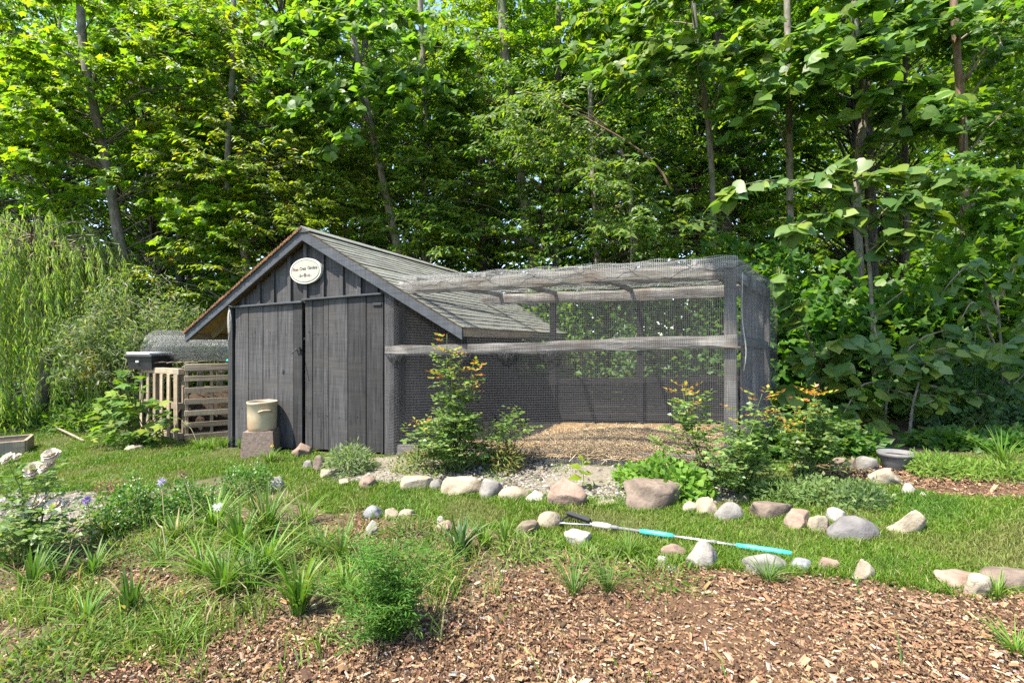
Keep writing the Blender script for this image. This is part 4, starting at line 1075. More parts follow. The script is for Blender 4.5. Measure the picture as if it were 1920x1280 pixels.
ROCKS = [
 ('rounded pinkish stone at the foot of the double doors', 567, 858, 40, 24, 'pink', 'lump'),
 ('dark upright stone standing just in front of the door gap', 597, 884, 24, 28, 'brown', 'pyramid'),
 ('small pale grey stone leaning on the dark upright one', 578, 880, 18, 16, 'grey', 'round'),
 ('flat pale stone in front of the lavender tuft', 614, 898, 38, 16, 'cream', 'slab'),
 ('small pale stone between lavender and pinkish wedge stone', 647, 911, 24, 12, 'cream', 'lump'),
 ('pinkish wedge stone at the gravel corner near the lavender', 690, 916, 34, 22, 'pink', 'wedge'),
 ('pointed pale stone poking out of strappy leaves', 519, 922, 30, 26, 'white', 'pyramid'),
 ('cream flat topped stone at the corner of the gravel edging', 780, 921, 62, 24, 'cream', 'slab'),
 ('small grey stone squeezed between two broad edging stones', 819, 920, 26, 20, 'grey', 'round'),
 ('broad pale edging stone with dark hollow front face', 866, 930, 74, 30, 'cream', 'slab'),
 ('round speckled grey brown stone beside the broad pale one', 920, 935, 42, 32, 'grey', 'round'),
 ('tan loaf shaped stone next to the round speckled stone', 963, 938, 54, 22, 'cream', 'loaf'),
 ('low white stone half sunk in grass by the tan loaf stone', 1005, 942, 38, 18, 'white', 'lump'),
 ('large reddish stone with sloping top and dark front', 1066, 951, 74, 48, 'pink', 'wedge'),
 ('thin flat pale stone between the reddish and the layered stone', 1140, 950, 52, 9, 'cream', 'slab'),
 ('long layered brown stone before the mint patch', 1222, 958, 104, 46, 'brown', 'slab'),
 ('low mossy cream stone beside the long layered stone', 1297, 963, 30, 20, 'cream', 'lump'),
 ('bright cream stone in the edging beside mossy one', 1327, 968, 44, 30, 'cream', 'lump'),
 ('pale grey granite stone next to the bright cream one', 1367, 978, 52, 32, 'grey', 'round'),
 ('long dark brown stone with rough hollow face', 1440, 976, 80, 30, 'brown', 'slab'),
 ('pinkish brown stone next to the upright cream pebble', 1494, 998, 46, 34, 'pink', 'lump'),
 ('upright cream pebble between pinkish and charcoal stones', 1535, 1003, 34, 34, 'cream', 'round'),
 ('white blocky stone behind the charcoal stone', 1566, 986, 42, 28, 'white', 'lump'),
 ('smooth charcoal loaf shaped stone on the lawn', 1602, 1017, 92, 40, 'dark', 'loaf'),
 ('big pale flat topped stone alone on the lawn', 1701, 1004, 66, 42, 'cream', 'wedge'),
 ('cream boulder at the corner of the bark path', 1657, 914, 60, 32, 'cream', 'lump'),
 ('small pale stone below the cream boulder', 1704, 930, 22, 22, 'white', 'round'),
 ('smallest white stone at the bark path edge', 1732, 936, 18, 13, 'white', 'lump'),
 ('grey stone beside the planter tub', 1625, 884, 36, 26, 'grey', 'round'),
 ('narrow dark stone between two greyish ones by the tub', 1601, 881, 16, 24, 'brown', 'lump'),
 ('brown rounded stone on the rose side of the tub', 1577, 880, 32, 20, 'brown', 'round'),
 ('low pinkish stone on soil under the roses', 1511, 882, 36, 15, 'pink', 'lump'),
 ('blue grey stone beside the small chip patch', 700, 973, 32, 22, 'blue', 'round'),
 ('lumpy tan stone between blue grey and cream stones', 733, 975, 28, 20, 'cream', 'lump'),
 ('smooth cream cobble on the lawn edge by the chip patch', 763, 975, 32, 18, 'cream', 'round'),
 ('upright pale stone at the side of the chip patch', 698, 1006, 22, 28, 'white', 'round'),
 ('little white stone on top edge of the brown lump', 826, 984, 16, 16, 'white', 'round'),
 ('rough pinkish brown stone among dark hosta leaves', 834, 1004, 36, 22, 'pink', 'lump'),
 ('rounded cream boulder at the head of the garden pole', 1027, 993, 46, 30, 'cream', 'round'),
 ('rough crumbly brown stone beside the rounded cream boulder', 985, 1006, 46, 24, 'brown', 'lump'),
 ('whitish flat topped stone in the grass below the pole head', 1087, 1026, 52, 28, 'white', 'lump'),
 ('pale granite pyramid stone under the garden pole', 1312, 1066, 62, 48, 'grey', 'pyramid'),
 ('low pinkish slab behind the granite pyramid', 1262, 1048, 54, 24, 'pink', 'slab'),
 ('small whitish stone on the chip side of the pinkish slab', 1243, 1062, 30, 20, 'white', 'lump'),
 ('thin blue grey slate flake lying on the wood chips', 1256, 1071, 42, 8, 'blue', 'slab'),
 ('long grey stone shaded by grass beside the granite pyramid', 1432, 1076, 76, 32, 'grey', 'loaf'),
 ('smooth blue grey cobble at the tip of the pole', 1503, 1073, 42, 20, 'blue', 'round'),
 ('flat tan stone beside the blue grey cobble', 1549, 1074, 42, 20, 'pink', 'slab'),
 ('tiny blue stone in grass next to the tan slab', 1572, 1062, 12, 9, 'blue', 'round'),
 ('tan pyramid stone on the border of lawn and chips', 1619, 1090, 50, 38, 'cream', 'pyramid'),
 ('flat pinkish stone at the far end of the lower edging', 1800, 1112, 80, 32, 'pink', 'slab'),
 ('squared tan stone with a flat face towards the chips', 1833, 1122, 56, 42, 'cream', 'lump'),
 ('long brown stone lying behind the squared tan stone', 1888, 1108, 92, 36, 'brown', 'loaf'),
 ('little white pebble in grass beside the long grey stone', 1386, 1055, 15, 10, 'white', 'round'),
 ('buff stone under the squash leaves by the compost bin', 252, 846, 30, 10, 'cream', 'round'),
]
gsE = G()
for (lab, px, py, w, h, kind, shp) in ROCKS:
    c = gp(px, py); rr = w * c.y / FOC / 2 * 1.15; n = int(40 + w * 2.2); a = rng.uniform(0, 6.28, n)
    x = c.x + np.cos(a) * rr * rng.uniform(.92, 1.3, n); y = c.y + .55 * rr + np.sin(a) * rr * .75 * rng.uniform(.9, 1.3, n)
    k = ~zmask('mulch', x, y) | (rng.random(n) < .35); x, y = x[k], y[k]; n = len(x)
    blades(gsE, x, y, rng.uniform(.025, .07, n), .0012 + .0006 * y, pal(n, P_GRASS, .25) * .9, 1.3)
tag(link('stone_edge_grass', gsE.mesh('stone_edge_grass', M['grass']), kind='stuff'), 'longer uncut grass growing up against the edging stones', 'grass')
for k, (lab, px, py, w, h, kind, shp) in enumerate(ROCKS):
    rock(lab, px, py, w, h, kind, 100 + k, shp, rng.uniform(-.25, .25) if shp not in ('slab', 'loaf') else rng.uniform(-.1, .1), .8 if w < 50 else .55)
# ------------------------------------------------------------------ plants
def plant_parts(root, name, g, mat, smooth=False):
    return link(name, g.mesh(name, mat, smooth), root)
def rel(root, g):
    """turn world coordinates collected in g into the root's frame (root unrotated)"""
    o = np.array(root.location)
    for k in range(len(g.v)): g.v[k] = g.v[k] - o
    return g

P_ROSE = [(4, (0.1, 0.175, 0.05)), (3, (0.14, 0.22, 0.06)), (2, (0.21, 0.28, 0.09))]
P_ROSETIP = [(3, (0.36, 0.14, 0.05)), (3, (0.36, 0.26, 0.04)), (3, (0.25, 0.29, 0.04))]
def rose(name, label, base, canes, leaf=0.034, dens=26, red=True, group=None, cat='rose bush'):
    """canes: list of tip points (world); compound leaves of five leaflets along each cane"""
    root = thing(name, label, cat, base, 0, group)
    gs, gl_, gr = G(), G(), G()
    b = np.array(base)
    for tip, redtip in canes:
        gr = G(); tip = np.array(tip); mid = b * .45 + tip * .55 + np.array([rng.uniform(-.05, .05), rng.uniform(-.05, .05), .06])
        path = smooth_path([b + rng.uniform(-.05, .05, 3) * [1, 1, 0], mid, tip], 12)
        V, F_ = tube(path, np.linspace(.007, .002, len(path)), 5); gs.add(V, F_)
        L = np.linalg.norm(tip - b); nl = max(5, int(dens * L))
        s = rng.uniform(.18, 1.0, nl) ** .8
        idx = np.clip(s * (len(path) - 1), 0, len(path) - 1.001); i0 = idx.astype(int); fr = (idx - i0)[:, None]
        pts = path[i0] * (1 - fr) + path[i0 + 1] * fr
        az = rng.uniform(0, 6.28, nl); out = np.stack([np.cos(az), np.sin(az), rng.uniform(-.1, .6, nl)], -1)
        for j in range(5):
            off = [0.045, 0.075, 0.075, 0.105, 0.125][j] * rng.uniform(.8, 1.2, nl)[:, None]
            sgn = [1, 1, -1, 1, 0][j] if j < 4 else 0
            side_ = norm(np.cross(out, [0, 0, 1.0]))
            sgn = [1, 1, -1, -1, 0][j]; off = np.array([.05, .085, .05, .085, .11][j])
            P = pts + out * off * (leaf / .034); D = out * (.4 if sgn else 1) + side_ * sgn + rng.normal(0, .2, (nl, 3))
            N = np.array([0, 0, 1.0]) + rng.normal(0, .35, (nl, 3))
            sz = leaf * rng.uniform(.7, 1.25, nl)
            tipm = (s > .8) & redtip
            if (~tipm).any(): leaves(gl_, P[~tipm], D[~tipm], N[~tipm], sz[~tipm] * 1.15, 'round', pal((~tipm).sum(), P_ROSE))
            if tipm.any(): leaves(gr, P[tipm], D[tipm] + np.array([0, 0, .5]), N[tipm], sz[tipm], 'ovate', pal(tipm.sum(), P_ROSETIP, .25))
        if gr.v: plant_parts(root, 'new_shoot', rel(root, gr), M['leaf_gloss'])['kind'] = 'stuff'
    plant_parts(root, 'stem', rel(root, gs), M['green_stem'], True)
    plant_parts(root, 'foliage', rel(root, gl_), M['leaf_gloss'])
    return root
def tips_px(lst, Y, dy=0.25):
    return [(at(px, py, Y + rng.uniform(-dy, dy)), rt) for px, py, rt in lst]
def ring_tips(n, px, py, rx, ry, Y, dy=.3):
    out = []
    for k in range(n):
        q = rng.uniform(0, math.pi); r = rng.uniform(.45, 1)
        out.append((at(px + rx * r * math.cos(q) * rng.uniform(.8, 1), py - ry * r * math.sin(q), Y + rng.uniform(-dy, dy)), False))
    return out
b = gp(862, 884); Ya = b.y
rose('rose_bush', 'tall rose bush with orange red shoot tips against the mesh', b,
     tips_px([(838, 626, True), (842, 650, True), (888, 680, True), (830, 690, True), (880, 720, True), (850, 740, False), (820, 770, False)], Ya, .1) + ring_tips(23, 862, 870, 105, 110, Ya) + tips_px([(975, 775, False), (960, 790, False), (985, 800, False), (760, 815, False), (785, 800, True)], Ya, .1), dens=30, leaf=.045)
b = gp(1392, 925); Yb = b.y
rose('rose_bush', 'bushy rose with several red tipped shoots at the end post', b,
     tips_px([(1384, 772, True), (1429, 738, True), (1425, 770, True), (1466, 776, True), (1470, 800, True), (1350, 850, False)], Yb, .1) + ring_tips(16, 1400, 915, 105, 115, Yb, .25), dens=28, leaf=.04)
b = gp(1325, 905); Yc = b.y
rose('rose_bush', 'single arching rose cane with yellow tip before the straw', b,
     tips_px([(1279, 722, True), (1285, 760, True), (1300, 745, False), (1270, 800, False), (1245, 830, False), (1310, 800, False)], Yc, .08), dens=36, leaf=.042)
b = gp(1500, 905); Yd = b.y
rose('rose_bush', 'spreading rose with yellow shoots next to the dark undergrowth', b,
     tips_px([(1530, 735, True), (1515, 760, True), (1540, 770, False), (1580, 800, False), (1570, 790, False), (1490, 770, False), (1505, 820, False), (1560, 830, False), (1530, 800, False)], Yd, .12) + ring_tips(9, 1520, 880, 60, 80, Yd, .15), dens=34, leaf=.042)
# white rose at the left with blooms
b = gp(55, 1050); Ye = b.y
wr = rose('white_rose_bush', 'white flowering rose bush on pale gravel at the bed corner', b,
     tips_px([(95, 862, False), (60, 890, False), (85, 890, False), (15, 868, False), (30, 866, False), (65, 960, False), (100, 955, False), (52, 965, False), (122, 950, False)], Ye, .12) + ring_tips(20, 60, 1040, 100, 100, Ye, .25), dens=22, leaf=.04)
P_PET = [(4, (0.6, 0.54, 0.46)), (2, (0.62, 0.48, 0.4)), (2, (0.64, 0.61, 0.56))]
def bloom(root, c, r):
    """a full rose: rings of cupped petals round an axis that looks up and out"""
    g = G(); A = Vector((rng.normal(-.2, .25), -.75 + rng.normal(0, .2), .7)).normalized(); Q = np.array(A.to_track_quat('Z', 'Y').to_matrix())
    for ring, (n, q, s_) in enumerate(((8, -.1, 1.0), (7, .35, .95), (6, .75, .8), (5, 1.1, .62), (4, 1.35, .5))):
        a = np.arange(n) * 2 * np.pi / n + ring * .6 + rng.uniform(-.2, .2, n)
        D = np.stack([np.cos(a) * math.cos(q), np.sin(a) * math.cos(q), np.full(n, math.sin(q))], -1) @ Q.T
        N = np.stack([-np.cos(a) * math.sin(q), -np.sin(a) * math.sin(q), np.full(n, math.cos(q))], -1) @ Q.T
        leaves(g, np.repeat(np.array([c]), n, 0) + D * r * .12 - np.array(A) * r * .15, D, N, np.full(n, r * s_ * 1.05), 'petal', pal(n, P_PET, .06))
    return link('bloom', rel(root, g).mesh('bloom', M['petal'], True), root)
for px, py, r in ((95, 852, .044), (62, 880, .048), (87, 876, .046), (14, 858, .036), (32, 855, .02), (64, 944, .044), (52, 962, .038), (102, 948, .05), (123, 941, .02), (84, 932, .018)):
    bloom(wr, np.array(at(px, py, Ye - .05)), r)

def clump(name, label, base, nb, L, spread, w, cols, mat='grass', cat='plant', stiff=.6, group=None, extra=None):
    """strappy leaves arching out of one crown"""
    root = thing(name, label, cat, base, 0, group)
    g = G(); b = np.array(base)
    seg_ = 7
    for k in range(nb):
        a = rng.uniform(0, 6.28); o = rng.uniform(.1, 1) * spread; l = L * rng.uniform(.4, 1.15); ww = w * rng.uniform(.7, 1.2)
        s = np.linspace(0, 1, seg_); h = l * (s * (1 - (1 - stiff) * o / spread * s ** 1.6 * .9)); out = l * o * s ** 1.7
        c0 = b + np.array([math.cos(a), math.sin(a), 0]) * rng.uniform(0, .035)
        ctr = c0 + np.stack([math.cos(a) * out, math.sin(a) * out, h], -1)
        q = a + math.pi / 2 + rng.uniform(-.5, .5); sv = np.array([math.cos(q), math.sin(q), 0])
        wd = ww * np.sin(np.clip(.25 + s * .75, 0, 1) * math.pi) ** .6; wd[-1] = .0005
        V = np.stack([ctr - sv * wd[:, None], ctr + np.array([0, 0, -.25]) * wd[:, None], ctr + sv * wd[:, None]], 1).reshape(-1, 3)
        i = np.arange(seg_ - 1)[:, None] * 3; j = np.array([0, 1])[None]
        g.add(V, quads(np.stack([i + j, i + j + 1, i + 3 + j + 1, i + 3 + j], -1).reshape(-1, 4)), pal(1, cols)[0])
    plant_parts(root, 'leaf_blade', rel(root, g), M[mat])
    return root
P_LILY = [(4, (0.09, 0.19, 0.02)), (3, (0.12, 0.22, 0.025)), (1, (0.18, 0.24, 0.05))]
P_IRIS = [(4, (0.075, 0.155, 0.025)), (3, (0.1, 0.18, 0.04)), (1, (0.16, 0.2, 0.06)), (.5, (.3, .25, .12))]
CL = [('upright bright green lily clump beside the feathery bush', (560, 1150), 46, .30, .55, .009, P_LILY),
      ('narrow iris clump standing alone in bare chips', (245, 1160), 30, .25, .4, .009, P_IRIS),
      ('broad bladed clump below the white rose', (60, 1112), 28, .24, .6, .009, P_IRIS),
      ('small twin bladed clump next to the broad one below the rose', (108, 1100), 14, .2, .5, .008, P_IRIS),
      ('tall dark strappy clump under the pointed pale stone', (500, 1015), 60, .36, .6, .008, P_IRIS),
      ('dense strappy clump in the middle of the bed', (450, 1040), 52, .30, .75, .008, P_LILY),
      ('arching light green clump beside the boxwood', (400, 1000), 48, .28, .8, .007, P_LILY),
      ('low spilling clump between lily and iris', (420, 1115), 42, .26, .95, .008, P_LILY),
      ('loose clump in front of the dense strappy one', (500, 1075), 44, .26, .9, .008, P_LILY),
      ('dark clump just behind the feathery bush', (640, 1060), 34, .26, .8, .008, P_IRIS),
      ('blue green broad leaf clump beside the brown lump stone', (862, 1045), 26, .22, .6, .014, [(3, (.07, .14, .05)), (2, (.1, .18, .06)), (1, (.18, .2, .1))]),
      ('pale green clump next to the crumbly brown stone', (948, 1030), 26, .20, .45, .006, P_LILY),
      ('thin grass tuft leaning over the wood chips', (1140, 1110), 34, .2, .9, .003, P_IRIS),
      ('wispy grass tuft on the chip border', (1075, 1115), 30, .2, 1.0, .003, P_IRIS),
      ('shaggy grass tuft beside the whitish flat stone', (1180, 1045), 40, .14, 1.0, .004, P_LILY),
      ('grass tuft growing against the long grey stone', (1440, 1090), 44, .1, 1.0, .003, P_IRIS),
      ('grass tuft sprouting at the squared tan stone', (1868, 1122), 30, .1, .9, .003, P_LILY),
      ('bright grass tuft in the chips at the path corner', (1905, 1225), 40, .09, 1.1, .003, P_LILY),
      ('tall seeding grass on the sunny weed bank', (1880, 880), 34, .3, .8, .006, P_LILY),
      ('shaggy tuft under the boxwoods', (330, 1015), 40, .2, 1.0, .006, P_IRIS),
      ('spiky tuft by the pebbly patch of chips', (570, 985), 30, .2, .9, .006, P_LILY),
      ('sparse tuft in chips at the picture foot beside iris', (330, 1215), 26, .13, 1.1, .005, P_LILY),
      ('flattened tuft growing at the lawn side of the iris', (160, 1170), 34, .15, 1.2, .006, P_LILY),
      ('fresh tuft in front of the concrete block', (505, 868), 40, .16, .9, .006, P_LILY)]
for lab, bp, nb, L, sp, w, cols in CL:
    b = gp(*bp)
    clump('strappy_plant', lab, b, int(nb * 1.9), L * 1.15, sp * 1.5, w * .75, cols, cat='plant', group='clumps in the beds')

XC = [(205, 1010), (250, 1030), (300, 1060), (360, 1040), (385, 1075), (440, 980), (470, 1000), (520, 1040), (545, 1015), (590, 1090), (600, 1040), (350, 960), (395, 955), (540, 960), (470, 1110), (520, 1120), (640, 1110), (690, 1050), (180, 1080), (760, 1045), (905, 1020), (560, 940)][::2]
for px, py in XC:
    b = gp(px + rng.uniform(-8, 8), py); clump('strappy_plant', 'strappy green clump of medium size among others in the mixed bed', b, int(rng.integers(34, 64)), rng.uniform(.16, .27), rng.uniform(1.1, 1.8), rng.uniform(.003, .006), [P_LILY, P_IRIS][int(rng.integers(2))], cat='plant', group='filler clumps in the mixed bed')

def mound(name, label, base, rx, h, n, tm, size, cols, mat='leaf', cat='shrub', ry=None, nstem=9, group=None, upn=.5):
    root = thing(name, label, cat, base, 0, group)
    b = np.array(base); ry = ry or rx
    gs, g = G(), G()
    u = norm(rng.normal(0, 1, (n, 3))); u[:, 2] = np.abs(u[:, 2]); r = rng.uniform(.25, 1, n) ** .5
    lump = 1 + .22 * np.sin(u[:, 0] * 6 + b[0]) * np.cos(u[:, 1] * 5 + b[1] * 3) + rng.normal(0, .06, n)
    P = b + u * (r * lump)[:, None] * np.array([rx, ry, h]); P[:, 2] += .01
    D = u + rng.normal(0, .6, (n, 3)); N = u * .6 + np.array([-.2, -.3, upn]) + rng.normal(0, .38, (n, 3))
    leaves(g, P, D, N, size * rng.uniform(.65, 1.25, n), tm, pal(n, cols))
    for k in range(nstem):
        q = P[rng.integers(n)]; V, F_ = tube(smooth_path([b + rng.uniform(-.3, .3, 3) * [rx, ry, 0], b * .4 + q * .6, q], 6), np.linspace(.005, .002, 6)[:len(smooth_path([b, b, q], 6))] if False else .004, 4); gs.add(V, F_)
    plant_parts(root, 'stem', rel(root, gs), M['green_stem'], True)
    plant_parts(root, 'foliage', rel(root, g), M[mat])
    return root
P_BOX = [(4, (0.045, 0.12, 0.016)), (3, (0.07, 0.16, 0.02)), (1, (0.12, 0.2, 0.03))]
b = gp(225, 1000); mound('boxwood', 'rounded glossy boxwood at the gravel corner beside the white rose', b + Vector((0, .1, 0)), .26, .36, 2600, 'ovate', .026, P_BOX, 'leaf_gloss')
b = gp(335, 985); mound('boxwood', 'smaller rounded boxwood with grass growing through it', b + Vector((0, .1, 0)), .24, .32, 1900, 'ovate', .026, P_BOX, 'leaf_gloss')
b = gp(447, 935); mound('boxwood', 'low dark boxwood in rough grass towards the crock', b + Vector((0, .1, 0)), .27, .3, 1900, 'ovate', .024, P_BOX, 'leaf_gloss')
b = gp(1255, 932); mound('mint_patch', 'lush mint patch behind the long layered stone', b + Vector((0, .12, 0)), .30, .26, 900, 'ovate', .06, [(4, (0.10, 0.2, 0.025)), (3, (0.13, 0.24, 0.03)), (1, (.07, .15, .02))], 'leaf_soft', 'herb')
b = gp(1310, 945); mound('mint_patch', 'small broad leaved patch under the arching rose cane', b + Vector((0, .12, 0)), .16, .16, 240, 'heart', .06, [(4, (0.11, 0.22, 0.03)), (3, (0.14, 0.24, 0.03))], 'leaf_soft', 'herb')
b = gp(1190, 905); mound('seedling_patch', 'low bright seedlings on gravel beside the mint', b + Vector((0, .1, 0)), .18, .12, 220, 'ovate', .05, [(4, (0.1, 0.22, 0.025)), (3, (0.13, 0.24, 0.03))], 'leaf_soft', 'herb')
b = gp(652, 888); mound('lavender', 'feathery grey green lavender tuft before the doors', b + Vector((0, .1, 0)), .24, .26, 1500, 'lance', .07, [(4, (0.13, 0.18, 0.08)), (3, (0.16, 0.22, 0.08))], 'leaf_soft', 'herb')
b = gp(800, 885); mound('bramble', 'rambling weeds at the foot of the tall rose', b + Vector((0, .1, 0)), .4, .22, 1100, 'ovate', .032, [(3, (0.11, 0.16, 0.04)), (2, (0.15, 0.19, 0.04)), (1, (.2, .17, .06))], 'leaf_soft', 'weed')
b = gp(950, 886); mound('dry_weeds', 'yellowing stalks beside the tall rose', b + Vector((0, .05, 0)), .16, .3, 420, 'lance', .07, [(3, (0.16, 0.16, 0.04)), (2, (0.25, 0.2, 0.08)), (2, (.1, .15, .03))], 'leaf_soft', 'weed')
b = gp(1585, 945); mound('creeping_weeds', 'grey green creeping weeds below the end rose', b + Vector((0, .1, 0)), .42, .13, 1500, 'ovate', .03, [(3, (0.1, 0.16, 0.05)), (2, (0.13, 0.2, 0.06)), (1, (.18, .22, .1))], 'leaf_soft', 'weed', .3)
b = gp(1480, 945); mound('creeping_weeds', 'silvery creeping weeds behind the long dark brown stone', b + Vector((0, .1, 0)), .25, .14, 900, 'lance', .05, [(3, (0.11, 0.17, 0.05)), (2, (0.14, 0.22, 0.06))], 'leaf_soft', 'weed', .22)
b = gp(1630, 955); mound('catmint', 'dark small leaved herb beside the cream boulder', b + Vector((0, .05, 0)), .17, .16, 800, 'lance', .035, [(3, (0.06, 0.11, 0.04)), (2, (0.08, 0.14, 0.05))], 'leaf_soft', 'herb')
b = gp(1765, 896); mound('sunny_weeds', 'bright weeds beside the grey tub', b + Vector((.02, .1, 0)), .2, .16, 600, 'lance', .06, [(3, (0.13, 0.23, 0.03)), (2, (0.17, 0.26, 0.05))], 'leaf_soft', 'weed', .2)
b = gp(1830, 900); mound('sunny_weeds', 'bright weed bank under the tall seeding grass', b + Vector((0, .14, 0)), .34, .1, 700, 'lance', .06, [(3, (0.13, 0.23, 0.03)), (2, (0.18, 0.26, 0.05))], 'leaf_soft', 'weed', .2)
b = gp(1930, 905); mound('sunny_weeds', 'bright weed bank running out beyond the seeding grass', b + Vector((0, .14, 0)), .4, .1, 700, 'lance', .06, [(3, (0.13, 0.23, 0.03)), (2, (0.18, 0.26, 0.05))], 'leaf_soft', 'weed', .2)
for lab, px, py, rx, h, n in (('pale weeds where the lawn meets the white rose', 205, 915, .2, .1, 300), ('tangled low weeds below the boxwoods', 270, 1040, .3, .1, 700), ('low leafy weeds before the dense strappy clump', 560, 1040, .26, .12, 600),
                             ('feathery low weeds in front of the iris', 160, 1215, .28, .09, 700), ('low weeds at the chip border beside iris', 330, 1150, .2, .08, 350), ('green weeds at the lawn end of the lower bed', 770, 1010, .22, .12, 450),
                             ('mixed weeds between feathery bush and hosta leaves', 800, 1075, .22, .14, 600), ('weedy cover at the corner of the chip area', 90, 1260, .3, .09, 800), ('low weeds around the crumbly brown stone', 985, 1035, .22, .07, 420), ('weeds spreading under the pole head stone', 1110, 1058, .22, .06, 400),
                             ('ragged weeds along the upper chip border', 1240, 1088, .22, .05, 300)):
    b = gp(px, py); mound('weed_patch', lab, b, rx, h, n, 'lance', .05, [(3, (0.12, 0.19, 0.03)), (3, (0.09, 0.16, 0.025)), (1, (.2, .2, .07)), (.5, (.28, .22, .1))], 'leaf_soft', 'weed', nstem=4, group='weeds in the beds')
# feathery bush
b = gp(715, 1225); root = thing('feathery_bush', 'feathery green cosmos bush at the edge of the wood chips', 'flower plant', b + Vector((0, .1, 0)))
gs, g = G(), G(); bb = np.array(root.location)
for k in range(46):
    a = rng.uniform(0, 6.28); o = rng.uniform(.05, 1) * (.34 if k % 4 == 0 else .22); h = rng.uniform(.12, .5) * (1 - .35 * o / .3 * rng.random())
    tip = bb + np.array([math.cos(a) * o * 1.15, math.sin(a) * o, h]); path = smooth_path([bb + rng.uniform(-.03, .03, 3) * [1, 1, 0], bb * .5 + tip * .5 + np.array([0, 0, .05]), tip], 10)
    V, F_ = tube(path, np.linspace(.004, .0015, len(path)), 4); gs.add(V, F_)
    nl = 20; s = rng.uniform(.15, 1, nl); ii = np.clip((s * (len(path) - 1)).astype(int), 0, len(path) - 1); pts = path[ii]
    az = rng.uniform(0, 6.28, nl); out = np.stack([np.cos(az), np.sin(az), rng.uniform(-.1, .7, nl)], -1); sd_ = norm(np.cross(out, [0, 0, 1.0]))
    for j in range(7):
        P = pts + out * (.012 * j); D = out * .8 + sd_ * (1 if j % 2 else -1) * (.9 if j < 6 else 0); 
        leaves(g, P, D + rng.normal(0, .15, (nl, 3)), np.array([0, 0, 1.0]) + rng.normal(0, .4, (nl, 3)), rng.uniform(.022, .042, nl), 'seg', pal(nl, [(4, (0.065, 0.165, 0.025)), (3, (0.09, 0.2, 0.03)), (1, (.13, .22, .04))]))
plant_parts(root, 'stem', rel(root, gs), M['green_stem'], True); plant_parts(root, 'foliage', rel(root, g), M['leaf_soft'])
# sapling in the gravel
b = gp(1092, 918); root = thing('sapling', 'single yellow green seedling growing in the gravel', 'seedling', b); gs, g = G(), G(); bb = np.array(b)
V, F_ = tube([bb, bb + [0.01, 0, .12], bb + [0.0, 0, .24]], (.004, .003, .002), 5); gs.add(V, F_)
leaves(g, bb + np.array([[0, 0, .1], [0, 0, .14], [0, 0, .18], [0, 0, .21], [0, 0, .24], [0, 0, .24], [0, 0, .16], [.03, 0, .05]]), np.array([[-1, -.2, .1], [1, -.3, .1], [-1, .2, .3], [1, 0, .5], [.3, -.6, .7], [-.3, .2, .8], [-.2, -1, .1], [1, -.5, -.3]], float), np.tile([0, -.5, 1.0], (8, 1)), np.array([.13, .09, .12, .08, .08, .07, .1, .07]), 'ovate', pal(8, [(1, (.2, .28, .02)), (1, (.14, .24, .02))]))
plant_parts(root, 'stem', rel(root, gs), M['green_stem'], True); plant_parts(root, 'foliage', rel(root, g), M['leaf'])
# allium seed heads and small flowers
def stalk(label, pts, Y, head, hc, r):
    w = [np.array(at(px, py, Y)) for px, py in pts]; base = w[0]; base[2] = gz(base[0], base[1])
    root = thing('flower_stalk', label, 'flower', base); g = G()
    V, F_ = tube(smooth_path(w, 12), .0035, 5); g.add(V, F_); plant_parts(root, 'stem', rel(root, g), noise_stem, True)
    g = G(); n = 60; u = norm(rng.normal(0, 1, (n, 3)))
    leaves(g, np.tile(w[-1], (n, 1)) + u * r * .2, u, rng.normal(0, 1, (n, 3)), np.full(n, r), 'seg', pal(n, hc)); plant_parts(root, 'flower_head', rel(root, g), M['petal'])['kind'] = 'stuff'
noise_stem = noise_mat('dry_stalk', (0.3, 0.28, 0.12), (0.45, 0.4, 0.2), 8, rough=.8, bump=0)
stalk('dried allium head on a curved stalk in the bed', [(366, 985), (362, 950), (352, 915), (340, 888)], 3.3, 0, [(1, (.25, .17, .1))], .028)
stalk('pale allium head leaning out beside the compost bin', [(372, 836), (366, 820), (358, 803), (348, 795)], 6.9, 0, [(1, (.5, .46, .3))], .05)
stalk('bent bare stalk with small seed head near the boxwood', [(316, 1020), (306, 995), (298, 985), (287, 968)], 2.9, 0, [(1, (.4, .36, .2))], .012)
stalk('long curved pale stalk beside the white rose leaves', [(128, 1065), (131, 1030), (140, 1000), (158, 978)], 3.0, 0, [(1, (.4, .4, .2))], .012)
stalk('violet bellflower at the edge of the boxwood', [(172, 1000), (168, 970), (163, 938)], 3.4, 0, [(1, (.18, .12, .5))], .03)
stalk('pale lilac bellflower above the smaller boxwood', [(310, 985), (305, 930), (303, 903)], 3.5, 0, [(1, (.45, .42, .65))], .03)
stalk('white daisy floating over the strappy leaves', [(410, 1010), (409, 975), (408, 950)], 3.1, 0, [(1, (.75, .75, .72))], .03)
stalk('small yellow weed flower beside the concrete block', [(512, 866), (511, 850), (510, 836)], 5.6, 0, [(1, (.6, .45, .05))], .02)
